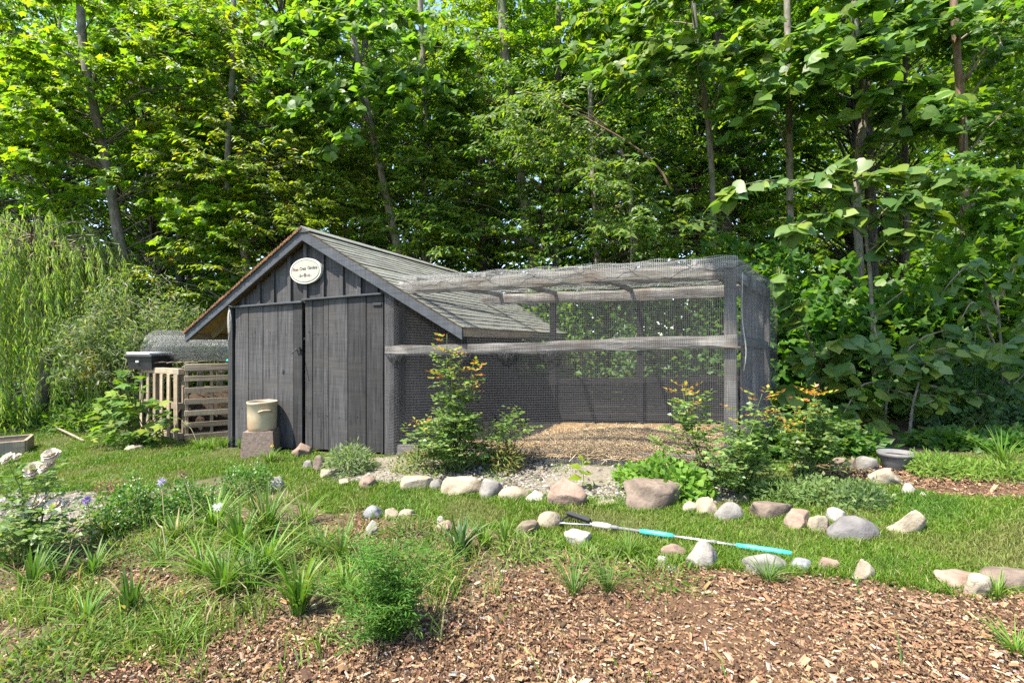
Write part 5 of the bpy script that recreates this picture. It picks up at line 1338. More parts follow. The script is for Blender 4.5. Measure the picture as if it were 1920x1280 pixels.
# squash plant
b = gp(248, 838); root = thing('squash_plant', 'sprawling squash plant with big yellow green leaves at the bin', 'squash plant', b + Vector((0, .15, 0))); gs, g = G(), G(); bb = np.array(root.location)
for k in range(150):
    u = rng.random(); px = rng.uniform(165, 325) if u > .35 else rng.uniform(215, 270); lo = 835
    hi = np.interp(px, [160, 190, 230, 260, 300, 330], [800, 745, 690, 700, 735, 780]); py = rng.uniform(hi, lo - 8)
    tip = np.array(at(px, py, b.y + rng.uniform(-.3, .25)))
    if k % 3 == 0:
        path = smooth_path([bb + rng.uniform(-.3, .3, 3) * [1, .4, 0], bb * .4 + tip * .6, tip], 8); V, F_ = tube(path, .007, 5); gs.add(V, F_)
    leaves(g, tip[None], np.array([[rng.normal(0, 1), -.5 + rng.normal(0, .6), -.25]]), np.array([[rng.normal(0, .35), -.3 + rng.normal(0, .3), 1.0]]), np.array([rng.uniform(.1, .21)]), 'maple', pal(1, [(4, (.12, .21, .025)), (3, (.09, .18, .03)), (2, (.2, .27, .03)), (1, (.1, .16, .06))]))
plant_parts(root, 'stem', rel(root, gs), M['green_stem'], True); plant_parts(root, 'foliage', rel(root, g), M['leaf_soft'])
b = gp(440, 850)
for px in (395, 420, 450, 372): 
    c = gp(px, 838 + rng.uniform(0, 8)); clump('grass_tuft', 'long grass tuft along the foot of the bin and shed', c, 40, .2, .8, .005, P_LILY, cat='grass tuft', group='grass along the bin and shed')

# ------------------------------------------------------------------ trees
def spread_branches(g, start, ends, r):
    for e in ends:
        m = start * .5 + e * .5 + np.array([0, 0, .1 * np.linalg.norm(e - start)]); V, F_ = tube(smooth_path([start, m, e], 6), np.linspace(r, r * .3, 7)[:7], 4, False); g.add(V, F_)
def hero(name, label, trunk, Y, r0, r1, regions, tm, size, cols, bark='bark', mat='leaf', cat='tree', nt=5, nl=9, slen=.7, droop=.25, Yr=1.0, top=None):
    """trunk: photo path bottom to top at depth Y; regions: (px, py, rx, ry, sprays[, Y])"""
    w = [np.array(at(px, py, Y)) for px, py in trunk]
    base = w[0].copy(); base[2] = gz(base[0], base[1]) - .05
    bx_ = base.copy()
    if w[0][2] > base[2] + .3: w = [bx_] + w
    else: w[0] = bx_
    path = smooth_path(w, 20)
    root = thing(name, label, cat, Vector(bx_))
    gt, gb, g = G(), G(), G()
    V, F_ = tube(path, np.linspace(r0, r1, len(path)) * (1 + .06 * np.sin(np.arange(len(path)) * 1.9)), 9); gt.add(V, F_)
    for reg in regions:
        px, py, rx, ry, ns = reg[:5]; Yc = reg[5] if len(reg) > 5 else Y
        for k in range(int(ns * (1.05 if py < 180 else 1.5))):
            u = rng.normal(0, 1, 3); u /= np.linalg.norm(u); u *= rng.uniform(.3, 1) ** .5
            c = np.array(at(px + u[0] * rx, py + u[1] * ry, Yc + u[2] * Yr))
            if c[2] < gz(c[0], c[1]) + .15: continue
            ax = path[np.argmin(np.abs(path[:, 2] - (c[2] - .4)))]
            d = c - ax; d[2] *= .25; d += rng.normal(0, .35, 3) * [1, 1, .4]; d += np.array([0, -.25, 0])
            d /= np.linalg.norm(d) + 1e-6
            P, D, N, lines = fan_spray(c, d, slen, nt, nl, droop)
            n = len(P); leaves(g, P, D, N, size * rng.uniform(.65, 1.2, n), tm, pal(n, cols))
            for l_ in lines[:3]:
                V, F_ = tube(l_, (.006, .004, .002), 3, False); gb.add(V, F_)
            if k % 5 == 0: spread_branches(gb, ax, [c], min(.018, r1 * .4))
    plant_parts(root, 'trunk', rel(root, gt), M[bark], True)
    if gb.v: plant_parts(root, 'branches', rel(root, gb), M['twig'], True)['kind'] = 'stuff'
    plant_parts(root, 'crown', rel(root, g), M[mat])
    return root
hero('maple_tree', 'bright maple with pale leaning trunk rising behind the willow', [(236, 520), (222, 440), (202, 320), (182, 225), (160, 120), (150, 0), (140, -200)], 11.2, .12, .075,
     [(110, 60, 220, 110, 70), (60, 210, 140, 90, 46), (300, 120, 170, 130, 56), (330, 330, 130, 110, 40), (150, 330, 110, 80, 14), (380, 420, 100, 70, 22)], 'maple', .15, P_MAPLE, Yr=1.2)
hero('maple_tree', 'yellow leaved tree above the left slope of the shed roof', [(462, 520), (450, 440), (430, 380), (428, 250), (440, 60), (430, -150)], 11.0, .09, .05,
     [(430, 270, 150, 110, 60), (560, 330, 130, 100, 50), (500, 420, 130, 60, 26), (400, 520, 120, 60, 26), (420, 80, 160, 90, 40)], 'ash', .135, P_YEL, Yr=1.1)
hero('aspen_tree', 'broad leaved tree with pale trunk leaning out behind the ridge', [(752, 520), (735, 420), (714, 320), (692, 220), (672, 120), (652, 0), (640, -150)], 10.9, .105, .06,
     [(640, 110, 130, 120, 38, 10.2), (750, 150, 120, 110, 26, 10.4), (690, 40, 140, 60, 12, 10.2), (620, 240, 70, 60, 10, 10.2)], 'heart', .2, P_BASS, nt=4, nl=7, slen=.6, droop=.5)
hero('ash_tree', 'straight tan trunk with leafy sprays behind the run end of the roof', [(1002, 520), (990, 430), (976, 330), (958, 200), (946, 90), (938, -40), (930, -200)], 11.0, .13, .1,
     [(870, 330, 120, 110, 40), (960, 250, 110, 100, 34), (820, 240, 90, 90, 22), (900, 110, 150, 100, 36), (820, 420, 110, 60, 22), (1010, 420, 80, 70, 14)], 'ash', .14, P_GREEN, Yr=1.1)
hero('ash_sapling', 'slim pale sapling with light green leaflets beyond the net roof', [(1186, 500), (1184, 420), (1180, 330), (1150, 250)], 9.3, .06, .03,
     [(1010, 215, 90, 50, 14, 9.0), (1140, 320, 90, 70, 16, 8.8), (1040, 250, 70, 60, 10, 8.8), (1230, 420, 90, 60, 14, 8.8)], 'ash', .15, [(3, (.1, .18, .03)), (2, (.14, .21, .04)), (1, (.07, .14, .03))], nt=4, nl=8, slen=.5)
hero('basswood_tree', 'basswood with bright hanging leaves and thin trunk above the run', [(1338, 500), (1336, 350), (1326, 210), (1312, 130), (1300, 0), (1290, -160)], 8.8, .06, .04,
     [(1285, 60, 110, 90, 34, 8.3), (1220, 130, 60, 50, 8, 8.3), (1350, 120, 70, 70, 14, 8.3), (1130, 60, 110, 80, 14, 9.3)], 'heart', .17, P_BASS + [(2, (.16, .23, .03))], 'bark', nt=4, nl=7, slen=.55, droop=.6)
hero('oak_tree', 'thick dark furrowed trunk rising behind the thin basswood', [(1358, 500), (1356, 350), (1352, 150), (1346, -50), (1340, -200)], 11.5, .2, .17, [(1420, 60, 140, 90, 34), (1400, 260, 120, 90, 22), (1250, 250, 130, 90, 26)], 'ovate', .15, P_DEEP, 'bark_dark')
hero('basswood_tree', 'slender grey trunk with silvery leaves in front of the thick woods', [(1482, 480), (1480, 300), (1478, 120), (1474, -60), (1470, -200)], 9.2, .07, .055, [(1470, 165, 80, 60, 22, 8.6), (1560, 100, 90, 60, 16, 8.6), (1420, 200, 60, 50, 8, 8.6)], 'heart', .2, P_BASS, nt=4, nl=6, slen=.55, droop=.6)
hero('basswood_tree', 'forked tan trunk with large drooping leaves right of the slender grey one', [(1612, 500), (1606, 400), (1610, 280), (1622, 200), (1608, 100), (1600, 0), (1596, -160)], 8.8, .075, .055, [(1600, 120, 90, 55, 18, 8.1), (1690, 210, 90, 60, 18, 8.1), (1750, 60, 110, 60, 16, 8.3), (1650, 20, 100, 50, 14, 8.1)], 'heart', .2, P_BASS, nt=4, nl=6, slen=.5, droop=.7)
hero('reddish_tree', 'reddish brown trunk with bare forked limb over the tub corner', [(1800, 720), (1804, 560), (1808, 400), (1806, 250), (1796, 120), (1788, 0), (1780, -160)], 7.4, .065, .045, [(1860, 220, 90, 70, 16, 7.2), (1880, 60, 90, 70, 16, 7.2), (1760, 330, 60, 40, 5, 6.8), (1860, 390, 90, 80, 20, 7.0)], 'maple', .14, P_GREEN, 'bark_red', nt=4, nl=8, slen=.5)
hero('beech_tree', 'sunny beech with layered yellow green sprays over the roof shingles', [(800, 560), (795, 430), (800, 250), (790, 60), (785, -150)], 11.6, .1, .06,
     [(800, 400, 130, 80, 34, 11.0), (880, 460, 110, 40, 18, 10.8), (760, 300, 110, 80, 24, 11.0), (900, 300, 110, 90, 24, 11.0), (860, 160, 120, 90, 20, 11.2), (640, 370, 100, 60, 20, 11.2)], 'ash', .135, P_YEL[:3] + P_GREEN[:2], Yr=.8)
hero('beech_tree', 'leafy young beech spreading behind the run between the thin trunks', [(1120, 560), (1118, 440), (1110, 300), (1105, 100), (1100, -120)], 10.8, .07, .05,
     [(1110, 430, 110, 60, 24, 10.2), (1230, 350, 110, 80, 22, 10.0), (1060, 330, 80, 80, 14, 10.2), (1180, 200, 110, 100, 20, 10.2), (1280, 460, 100, 40, 14, 9.6), (1430, 420, 80, 60, 12, 9.6)], 'ash', .13, P_GREEN + P_YEL[:1], Yr=.8)
# unseen tree added right of view, crown shaped to shade the thicket
bx_ = Vector((6.3, 4.4, float(gz(6.3, 4.4)))); tree = thing('added_shade_maple', 'unseen maple added beside the view to shade tub and thicket', 'tree', bx_); gt, gb, g = G(), G(), G(); bb = np.array(bx_)
tp_ = smooth_path([bb, bb + [.1, 0, 3], bb + [-.1, 0, 6], bb + [-.5, .1, 9.5]], 16); V, F_ = tube(tp_, np.linspace(.17, .06, len(tp_)), 9); gt.add(V, F_)
for k in range(190):
    c = np.array([0, 0, 6.2 + rng.uniform(0, 2.6)]); c[0] = rng.uniform(.1, 4.6) - .48 * (c[2] - 7); c[1] = 3.55 - .29 * (c[2] - 7) + rng.uniform(-.45, .45)
    ax = tp_[np.argmin(np.abs(tp_[:, 2] - (c[2] - .6)))]; d = c - ax; d[2] = 0; d += rng.normal(0, .3, 3); P, D, N, lines = fan_spray(c, d, .75, 5, 9, .22); n = len(P)
    leaves(g, P, D, N, .15 * rng.uniform(.65, 1.2, n), 'maple', pal(n, P_GREEN))
    if k % 6 == 0: spread_branches(gb, ax, [c], .025)
plant_parts(tree, 'trunk', rel(tree, gt), M['bark'], True); plant_parts(tree, 'branches', rel(tree, gb), M['twig'], True)['kind'] = 'stuff'; plant_parts(tree, 'crown', rel(tree, g), M['leaf'])
# bare forked limb
w0 = at(1812, 150, 7.3)
V1, F1 = tube(smooth_path([w0 - w0, at(1845, 95, 7.2) - w0, at(1868, 55, 7.1) - w0, at(1900, 28, 7.0) - w0], 10), np.linspace(.022, .008, 10), 6)
lim = tag(link('bare_limb', mesh_np('bare_limb', V1, F1, None, True, M['bark_red']), None, w0), 'bare forked dead limb leaning against the reddish trunk', 'branch')
for pts in ([(1868, 55), (1876, 80), (1885, 98), (1897, 112)], [(1868, 55), (1845, 42), (1825, 20), (1818, -5)], [(1876, 80), (1872, 92)]):
    V, F_ = tube(smooth_path([at(a, b_, 7.1) - w0 for a, b_ in pts], 8), np.linspace(.01, .005, len(smooth_path([at(a, b_, 7.1) - w0 for a, b_ in pts], 8))), 5); link('twig', mesh_np('twig', V, F_, None, True, M['bark']), lim)
w0 = at(985, 172, 8.4)
pth = smooth_path([at(px, py, 8.4) - w0 for px, py in ((985, 172), (1045, 190), (1110, 228), (1170, 262), (1215, 295), (1240, 322), (1255, 350))], 20)
dv = tag(link('dead_bough', mesh_np('dead_bough', *tube(pth, np.linspace(.01, .022, len(pth)), 6), None, True, M['bark_red']), None, w0), 'bare reddish bough arching down through the leaves above the run', 'branch')
V, F_ = tube([at(1135, 242, 8.4) - w0, at(1112, 262, 8.3) - w0, at(1096, 282, 8.2) - w0], (.008, .006, .003), 5); link('twig', mesh_np('twig', V, F_, None, True, M['twig']), dv)

# near basswood branches with single large leaves
HV, HF = T['heart']
heart_me = []
for cc in ((.09, .165, .035), (.07, .145, .04), (.15, .21, .03), (.11, .18, .045)):
    heart_me.append(mesh_np('leaf', HV, HF, np.tile(cc, (len(HV), 1)), True, M['leaf_gloss']))
def big_leaf_tree(name, label, trunk, Y, r0, branches, nleaf, size, dead=False):
    """branches: photo polylines (px, py, Y); every leaf is a part of its own"""
    w = [np.array(at(px, py, Y)) for px, py in trunk]; base = w[0].copy(); base[2] = gz(base[0], base[1]) - .03; w[0] = base
    root = thing(name, label, 'tree', Vector(base)); g = G()
    path = smooth_path(w, 14); V, F_ = tube(path, np.linspace(r0, r0 * .4, len(path)), 7); g.add(V, F_)
    plant_parts(root, 'trunk', rel(root, g), M['bark'], True)
    tot = sum(len(b_) - 1 for b_ in branches)
    gb = G()
    for br in branches:
        pts = [np.array(at(*q)) for q in br]; pa = smooth_path(pts, 12)
        gb = G(); V, F_ = tube(pa, np.linspace(.014, .004, len(pa)), 5); gb.add(V, F_); plant_parts(root, 'branch', rel(root, gb), M['twig'], True)
        n = int(nleaf * (len(br) - 1) / tot)
        for k in range(n):
            s = rng.uniform(.08, 1); p = pa[int(s * (len(pa) - 1))] + rng.normal(0, .05, 3) * [1, 1.4, .8]
            a = rng.uniform(0, 6.28); D = Vector((math.cos(a), math.sin(a) - .35, rng.uniform(-1.1, -.15))).normalized(); N = Vector((rng.normal(0, .4) - .25, rng.normal(0, .4) - .25, 1)).normalized()
            y = N.cross(D).normalized(); z = D.cross(y); sz = size * rng.uniform(.6, 1.15)
            o = link('leaf', heart_me[rng.integers(4)], root)
            m = Matrix((D, y, z)).transposed().to_4x4(); m.translation = Vector(p) - root.location
            o.matrix_local = m @ Matrix.Diagonal((sz, sz * rng.uniform(.85, 1.1), sz, 1))
    return root
big_leaf_tree('basswood_sapling', 'near basswood with a long sunlit branch of large drooping leaves', [(1640, 800), (1636, 600), (1625, 450), (1600, 330)], 6.3, .035,
    [[(1620, 420, 6.2), (1560, 350, 6.0), (1480, 338, 5.9), (1400, 345, 5.8), (1345, 372, 5.8)], [(1600, 340, 6.2), (1660, 318, 6.0), (1720, 328, 5.9), (1790, 345, 5.8)], [(1625, 430, 6.2), (1690, 370, 5.9), (1740, 395, 5.8), (1765, 430, 5.7)], [(1620, 440, 6.1), (1560, 400, 5.9), (1500, 420, 5.8), (1470, 450, 5.8)], [(1630, 470, 6.2), (1690, 430, 5.9), (1720, 450, 5.8)], [(1600, 330, 6.2), (1560, 320, 6.0), (1620, 305, 5.9)]], 270, .21)
big_leaf_tree('basswood_sapling', 'low basswood with broad dark leaves beside the end of the run', [(1530, 860), (1535, 720), (1550, 650)], 5.9, .025,
    [[(1545, 690, 5.9), (1570, 640, 5.7), (1610, 640, 5.6), (1650, 652, 5.6)], [(1545, 690, 5.9), (1520, 660, 5.7), (1480, 680, 5.6)], [(1540, 730, 5.9), (1590, 700, 5.7), (1560, 690, 5.5)], [(1540, 760, 5.9), (1600, 760, 5.7), (1650, 770, 5.6)], [(1540, 740, 5.9), (1490, 740, 5.7), (1470, 720, 5.6)], [(1545, 700, 5.9), (1500, 600, 5.9), (1470, 560, 5.9), (1460, 500, 5.9)]], 150, .22)
big_leaf_tree('young_hickory', 'leafy shoot with fresh pointed leaves above the grey tub', [(1705, 868), (1712, 760), (1730, 690)], 5.2, .018,
    [[(1730, 700, 5.2), (1700, 670, 5.1), (1670, 680, 5.0)], [(1730, 690, 5.2), (1760, 655, 5.0), (1810, 658, 5.0), (1840, 672, 5.0)], [(1725, 740, 5.2), (1760, 745, 5.1), (1720, 762, 5.0)], [(1730, 700, 5.2), (1740, 680, 4.9), (1720, 700, 4.9)], [(1730, 720, 5.2), (1800, 735, 5.1), (1850, 740, 5.0)], [(1760, 665, 5.1), (1860, 660, 5.0), (1900, 680, 4.9)]], 170, .13)
big_leaf_tree('young_hickory', 'bright leafy bough reaching in over the weed bank', [(2010, 860), (2010, 700), (1980, 620)], 4.8, .02,
    [[(1980, 620, 4.8), (1930, 620, 4.7), (1895, 640, 4.6), (1868, 655, 4.6)], [(1985, 640, 4.8), (1940, 600, 4.7), (1910, 610, 4.6)], [(2000, 700, 4.8), (1940, 690, 4.7), (1900, 720, 4.7)]], 60, .14)

big_leaf_tree('basswood_sapling', 'dark basswood shoots hanging low behind the grey tub', [(1660, 850), (1662, 760), (1670, 700)], 5.7, .02,
    [[(1668, 720, 5.7), (1620, 720, 5.5), (1590, 760, 5.4), (1570, 800, 5.3)], [(1668, 730, 5.7), (1700, 740, 5.5), (1740, 780, 5.4)], [(1665, 780, 5.7), (1640, 800, 5.4), (1610, 830, 5.3)], [(1668, 700, 5.7), (1720, 640, 5.6), (1780, 620, 5.5), (1830, 640, 5.5)], [(1668, 700, 5.7), (1640, 600, 5.7), (1700, 540, 5.6)]], 130, .18)
big_leaf_tree('basswood_sapling', 'leafy basswood shoots under the reddish trunk', [(1880, 850), (1880, 700), (1870, 560)], 5.6, .025,
    [[(1875, 600, 5.6), (1830, 500, 5.5), (1790, 520, 5.4), (1760, 560, 5.4)], [(1875, 560, 5.6), (1920, 480, 5.5), (1960, 500, 5.4)], [(1878, 680, 5.6), (1830, 570, 5.5), (1800, 600, 5.4)], [(1880, 740, 5.6), (1840, 780, 5.4), (1810, 810, 5.3)], [(1880, 700, 5.6), (1920, 760, 5.4), (1950, 800, 5.3)]], 140, .15)
# dark undergrowth: leafy shrubs along the edge of the wood
def shrub(name, label, px, py, Y, rx, h, n, tm, size, cols, mat='leaf', group='shrubs under the trees'):
    X = (px - 960) / FOC * Y; return mound(name, label, Vector((X, Y, float(gz(X, Y)))), rx, h, n, tm, size, cols, mat, 'shrub', rx * .7, 12, group, .8)
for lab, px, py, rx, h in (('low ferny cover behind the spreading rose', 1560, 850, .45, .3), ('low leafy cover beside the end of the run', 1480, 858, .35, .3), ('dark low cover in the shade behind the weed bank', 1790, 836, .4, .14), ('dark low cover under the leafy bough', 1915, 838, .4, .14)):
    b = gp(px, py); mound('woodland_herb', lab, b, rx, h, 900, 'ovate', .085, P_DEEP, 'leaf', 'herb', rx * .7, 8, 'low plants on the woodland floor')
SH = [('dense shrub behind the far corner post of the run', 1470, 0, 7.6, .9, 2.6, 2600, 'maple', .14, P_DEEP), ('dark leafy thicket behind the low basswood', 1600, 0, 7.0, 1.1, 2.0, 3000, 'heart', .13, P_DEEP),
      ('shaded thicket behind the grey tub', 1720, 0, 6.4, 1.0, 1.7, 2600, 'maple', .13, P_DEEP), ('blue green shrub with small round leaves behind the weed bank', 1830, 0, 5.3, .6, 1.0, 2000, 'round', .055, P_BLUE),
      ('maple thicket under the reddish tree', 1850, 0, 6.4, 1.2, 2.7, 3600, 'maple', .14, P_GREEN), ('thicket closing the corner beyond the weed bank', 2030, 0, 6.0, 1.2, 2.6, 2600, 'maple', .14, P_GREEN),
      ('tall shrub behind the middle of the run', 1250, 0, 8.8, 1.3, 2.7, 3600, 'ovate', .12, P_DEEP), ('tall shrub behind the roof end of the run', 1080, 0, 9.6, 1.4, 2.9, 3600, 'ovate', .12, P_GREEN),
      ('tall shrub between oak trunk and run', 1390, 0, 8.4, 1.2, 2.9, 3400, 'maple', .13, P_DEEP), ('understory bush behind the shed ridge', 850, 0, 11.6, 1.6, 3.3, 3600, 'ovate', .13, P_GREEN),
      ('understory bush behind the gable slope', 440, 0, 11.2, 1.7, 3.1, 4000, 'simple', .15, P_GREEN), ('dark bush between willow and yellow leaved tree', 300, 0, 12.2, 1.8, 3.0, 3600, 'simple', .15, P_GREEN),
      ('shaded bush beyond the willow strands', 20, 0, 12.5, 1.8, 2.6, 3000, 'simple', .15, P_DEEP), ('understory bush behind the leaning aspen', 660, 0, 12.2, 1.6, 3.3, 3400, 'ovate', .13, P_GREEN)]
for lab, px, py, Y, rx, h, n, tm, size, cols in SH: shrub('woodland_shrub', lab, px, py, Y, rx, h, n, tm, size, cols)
for lab, px, Y, h in (('broad leaved weeds at the foot of the willow', 40, 9.9, .6), ('leafy weeds between willow and squash', 170, 9.2, .5), ('weeds at the wood edge beyond the raised bed', -40, 10.2, .6)):
    X = (px - 960) / FOC * Y; mound('tall_weeds', lab, Vector((X, Y, float(gz(X, Y)))), .8, h, 900, 'ash', .12, [(3, (.1, .19, .025)), (2, (.13, .22, .04))], 'leaf_soft', 'weed', .4)

# silvery shrub and willow
b = Vector(((265 - 960) / FOC * 9.6, 9.6, float(gz((265 - 960) / FOC * 9.6, 9.6))))
root = thing('silver_willow', 'silvery fine leaved shrub between willow and compost bin', 'shrub', b); gs, g = G(), G(); bb = np.array(b)
for k in range(200):
    a = rng.uniform(0, 6.28); o = rng.uniform(.1, 1) ** .6 * 1.45; h = 3.1 * (1 - .4 * (o / 1.45) ** 2) * rng.uniform(.45, 1)
    tip = bb + np.array([math.cos(a) * o, math.sin(a) * o * .7, h]); tip2 = tip + np.array([math.cos(a) * .35, math.sin(a) * .3, -.25])
    path = smooth_path([bb + rng.uniform(-.1, .1, 3) * [1, 1, 0], bb * .45 + tip * .55 + np.array([0, 0, .3]), tip, tip2], 14)
    if k < 60: V, F_ = tube(path, np.linspace(.014, .003, len(path)), 4, False); gs.add(V, F_)
    nl = 70; s = rng.uniform(.4, 1, nl); ii = np.clip((s * (len(path) - 1)).astype(int), 0, len(path) - 1); P = path[ii] + rng.normal(0, .09, (nl, 3))
    D = rng.normal(0, 1, (nl, 3)) + np.array([0, 0, -.2]); leaves(g, P, D, np.array([-.4, -.5, .8]) + rng.normal(0, .5, (nl, 3)), rng.uniform(.08, .15, nl), 'lance', pal(nl, [(4, (.12, .19, .06)), (3, (.17, .23, .09)), (2, (.33, .33, .24)), (2, (.08, .14, .04))]))
plant_parts(root, 'stem', rel(root, gs), M['twig'], True); plant_parts(root, 'foliage', rel(root, g), M['leaf_soft'])
Yw = 10.3; Xw = (70 - 960) / FOC * Yw; b = Vector((Xw, Yw, float(gz(Xw, Yw))))
root = thing('weeping_willow', 'weeping willow with long hanging strands at the lawn edge', 'tree', b); gt, gs, g = G(), G(), G(); bb = np.array(b)
V, F_ = tube(smooth_path([bb, bb + [.1, .1, 1.6], bb + [-.15, 0, 3.2], bb + [0, .1, 4.5]], 12), np.linspace(.13, .05, 13), 8); gt.add(V, F_)
for k in range(520):
    a = rng.uniform(0, 6.28); o = rng.uniform(.15, 1) ** .6 * 2.5; zt_ = 4.9 * (1 - .22 * (o / 2.5) ** 2) * rng.uniform(.72, 1)
    top = bb + np.array([math.cos(a) * o * .8, math.sin(a) * o * .6, zt_]); drop = zt_ * rng.uniform(.35, .98)
    s = np.linspace(0, 1, 12); path = top + np.stack([math.cos(a) * .35 * np.sqrt(s) + .07 * np.sin(s * 4 + k), math.sin(a) * .3 * np.sqrt(s), -drop * s ** 1.15], -1)
    V, F_ = tube(path[::2], .004, 3, False); gs.add(V, F_)
    if k % 4 == 0: spread_branches(gs, bb + [0, 0, 3.2 + rng.random()], [top], .025)
    nl = 60; ss = rng.uniform(0, 1, nl) * 11; i0 = ss.astype(int).clip(0, 10); fr = (ss - i0)[:, None]; P = path[i0] * (1 - fr) + path[i0 + 1] * fr
    az = rng.uniform(0, 6.28, nl); D = np.stack([np.cos(az) * .55, np.sin(az) * .55, np.full(nl, -1.0)], -1); N = np.stack([np.cos(az) - .7, np.sin(az) - .9, np.full(nl, .7)], -1) + rng.normal(0, .3, (nl, 3))
    leaves(g, P, D, N, rng.uniform(.1, .19, nl), 'willow', pal(nl, [(4, (.17, .27, .04)), (3, (.22, .31, .05)), (1.5, (.28, .34, .1)), (1, (.09, .17, .035))]))
plant_parts(root, 'trunk', rel(root, gt), M['bark'], True); plant_parts(root, 'hanging_branches', rel(root, gs), M['twig'], True); plant_parts(root, 'crown', rel(root, g), M['leaf_soft'])
for k, (px, py) in enumerate(((172, 668), (182, 682), (165, 700))):
    w = np.array(at(px, py, 8.9)); base = Vector((w[0], w[1], float(gz(w[0], w[1])))); rt = thing('goldenrod', 'yellow goldenrod plume at the skirt of the willow', 'flower', base, 0, 'goldenrod by the willow'); gg = G(); V, F_ = tube([np.array(base), w], .006, 4); gg.add(V, F_); plant_parts(rt, 'stem', rel(rt, gg), M['green_stem'], True)
    gg = G(); n = 90; P = w + rng.normal(0, .06, (n, 3)) * [1.2, 1, 1]; leaves(gg, P, rng.normal(0, 1, (n, 3)), rng.normal(0, 1, (n, 3)), np.full(n, .045), 'simple', pal(n, [(3, (.55, .38, .02)), (1, (.4, .36, .03))])); plant_parts(rt, 'flower_head', rel(rt, gg), M['petal'])['kind'] = 'stuff'

# ------------------------------------------------------------------ woodland behind, repeated trees
def proto(kind, seed):
    """a forest tree about 11 m tall in its own frame: trunk mesh, branch mesh and crown mesh"""
    gt, gb, g = G(), G(), G(); H = 11.5
    lean = rng.normal(0, .35, 2)
    path = smooth_path([(0, 0, -.1), (lean[0] * .3, lean[1] * .3, 3), (lean[0] * .2, lean[1] * .8, 6), (lean[0], lean[1], H)], 18)
    V, F_ = tube(path, np.linspace(.15, .03, len(path)), 8); gt.add(V, F_)
    tm, size, cols, ns, zlo = kind
    for k in range(ns):
        z = zlo + (H - zlo) * rng.random() ** 1.15; a = rng.uniform(0, 6.28); R = 2.3 * math.sin(math.pi * np.clip((z - zlo * .4) / (H - zlo * .4), .12, .93)) ** .6
        ax = path[np.argmin(np.abs(path[:, 2] - z))]; o = R * rng.uniform(.35, 1) ** .7
        c = ax + np.array([math.cos(a) * o, math.sin(a) * o, .25 * o + rng.normal(0, .15)])
        P, D, N, lines = fan_spray(c, (math.cos(a), math.sin(a), -.05), .75, 4, 9, .22); n = len(P)
        leaves(g, P, D, N, size * rng.uniform(.7, 1.2, n), tm, pal(n, cols))
        V, F_ = tube([ax - [0, 0, .3 * o], ax * .4 + c * .6, c], (.028, .018, .008), 4, False); gb.add(V, F_)
    return gt.mesh('forest_trunk', M['bark_dark'], True), gb.mesh('forest_branches', M['bark_dark'], True), g.mesh('forest_crown', M['leaf'])
KINDS = [('maple', .16, P_GREEN, 250, 1.8), ('ovate', .15, P_GREEN, 260, 2.0), ('simple', .17, P_MAPLE, 260, 1.6), ('simple', .16, P_DEEP, 280, 1.4), ('ash', .17, P_GREEN, 260, 2.2)]
PROTO = [proto(k, i) for i, k in enumerate(KINDS)]
FLAB = ['maple of the wood behind the garden, seen between nearer leaves', 'oval leaved tree of the wood behind the garden', 'yellowish tree of the sunny wood behind the garden', 'dark small leaved tree of the wood behind the garden', 'ash of the wood behind the garden, slim and tall']
cnt = 0
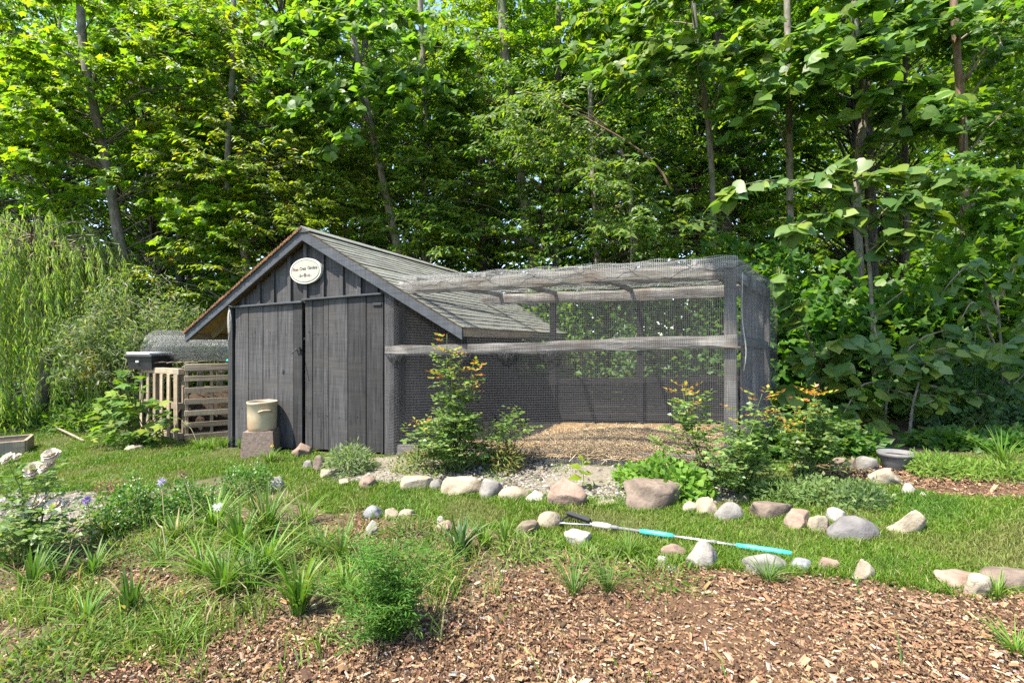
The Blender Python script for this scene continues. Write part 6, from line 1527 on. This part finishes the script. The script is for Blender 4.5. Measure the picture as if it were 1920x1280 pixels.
for row, (Y, step, off) in enumerate(((13.8, 3.6, .4), (17.0, 4.4, 1.5), (21.0, 5.2, .2))):
    half = 1.16 * Y + 1.5
    x = -half + off
    while x < half:
        yy = Y + rng.uniform(-.9, .9); xx = x + rng.uniform(-.6, .6)
        if x > 3: yy -= min(3.0, (x - 3) * .55) * (1 if row < 2 else .4)
        i = rng.integers(len(PROTO)); s = rng.uniform(.85, 1.2)
        t = thing('forest_tree', FLAB[i], 'tree', (xx, yy, float(gz(xx, yy))), rng.uniform(0, 6.28), 'trees of the wood behind, ' + ['maples', 'oval leaved', 'yellowish', 'dark small leaved', 'ashes'][i])
        t.scale = (s, s, s * rng.uniform(.9, 1.1))
        for nm, me in zip(('trunk', 'branches', 'crown'), PROTO[i]): link(nm, me, t)
        x += step * rng.uniform(.8, 1.2)
# lone dark trunks that show between the leaves
for lab, px, Y, r, lean in (('dark straight trunk behind the tan one, pale on one side', 1040, 12.2, .12, 2), ('dark trunk beside the tan trunk', 912, 12.8, .13, -4), ('dark trunk behind the leaning aspen', 682, 13.0, .15, 0), ('thin pale stem between ridge and tan trunk', 1012, 12.0, .05, 3),
                            ('dark trunk beyond the yellow leaved tree', 512, 13.2, .1, 4), ('dark trunk far behind the willow', 345, 13.4, .12, -6), ('thin dark stem between the ash sapling and basswood', 1265, 11.6, .06, 2), ('grey stem behind the long basswood branch', 1640, 10.0, .12, -3), ('small forked dark stem in the lit gap', 1690, 9.2, .06, 5)):
    X = (px - 960) / FOC * Y; base = Vector((X, Y, float(gz(X, Y)))); t = thing('tree_trunk', lab, 'tree', base)
    V, F_ = tube(smooth_path([(0, 0, -.05), (lean * .02, 0, 3), (lean * .03, .1, 6), (lean * .06, .1, 10)], 14), np.linspace(r, r * .6, 13), 8); link('trunk', mesh_np('trunk', V, F_, None, True, M['bark_dark']), t)
    me = PROTO[rng.integers(5)][2]; c = link('crown', me, t); c.location = (0, 0, 5.5); c.scale = (.8, .8, .55); c.rotation_euler = (0, 0, rng.uniform(0, 6))
# far wood as one mass
g = G(); n = 75000
y = rng.uniform(25, 34, n); x = rng.uniform(-1.25, 1.25, n) * y; z = rng.uniform(0, 1, n) * 23
P = np.stack([x, y, gz(x, y) + z + .3], -1)
cl = np.array([mnoise.noise((a * .45, b_ * .45, c * .45)) for a, b_, c in P]); P = P[cl > -.28]; n = len(P)
leaves(g, P, rng.normal(0, 1, (n, 3)), np.array([-.4, -.6, .7]) + rng.normal(0, .45, (n, 3)), rng.uniform(.38, .66, n), 'simple', pal(n, P_MAPLE))
tag(link('far_wood', g.mesh('far_wood', M['leaf']), kind='stuff'), 'far sunlit foliage of the wood beyond the trunks', 'wood')
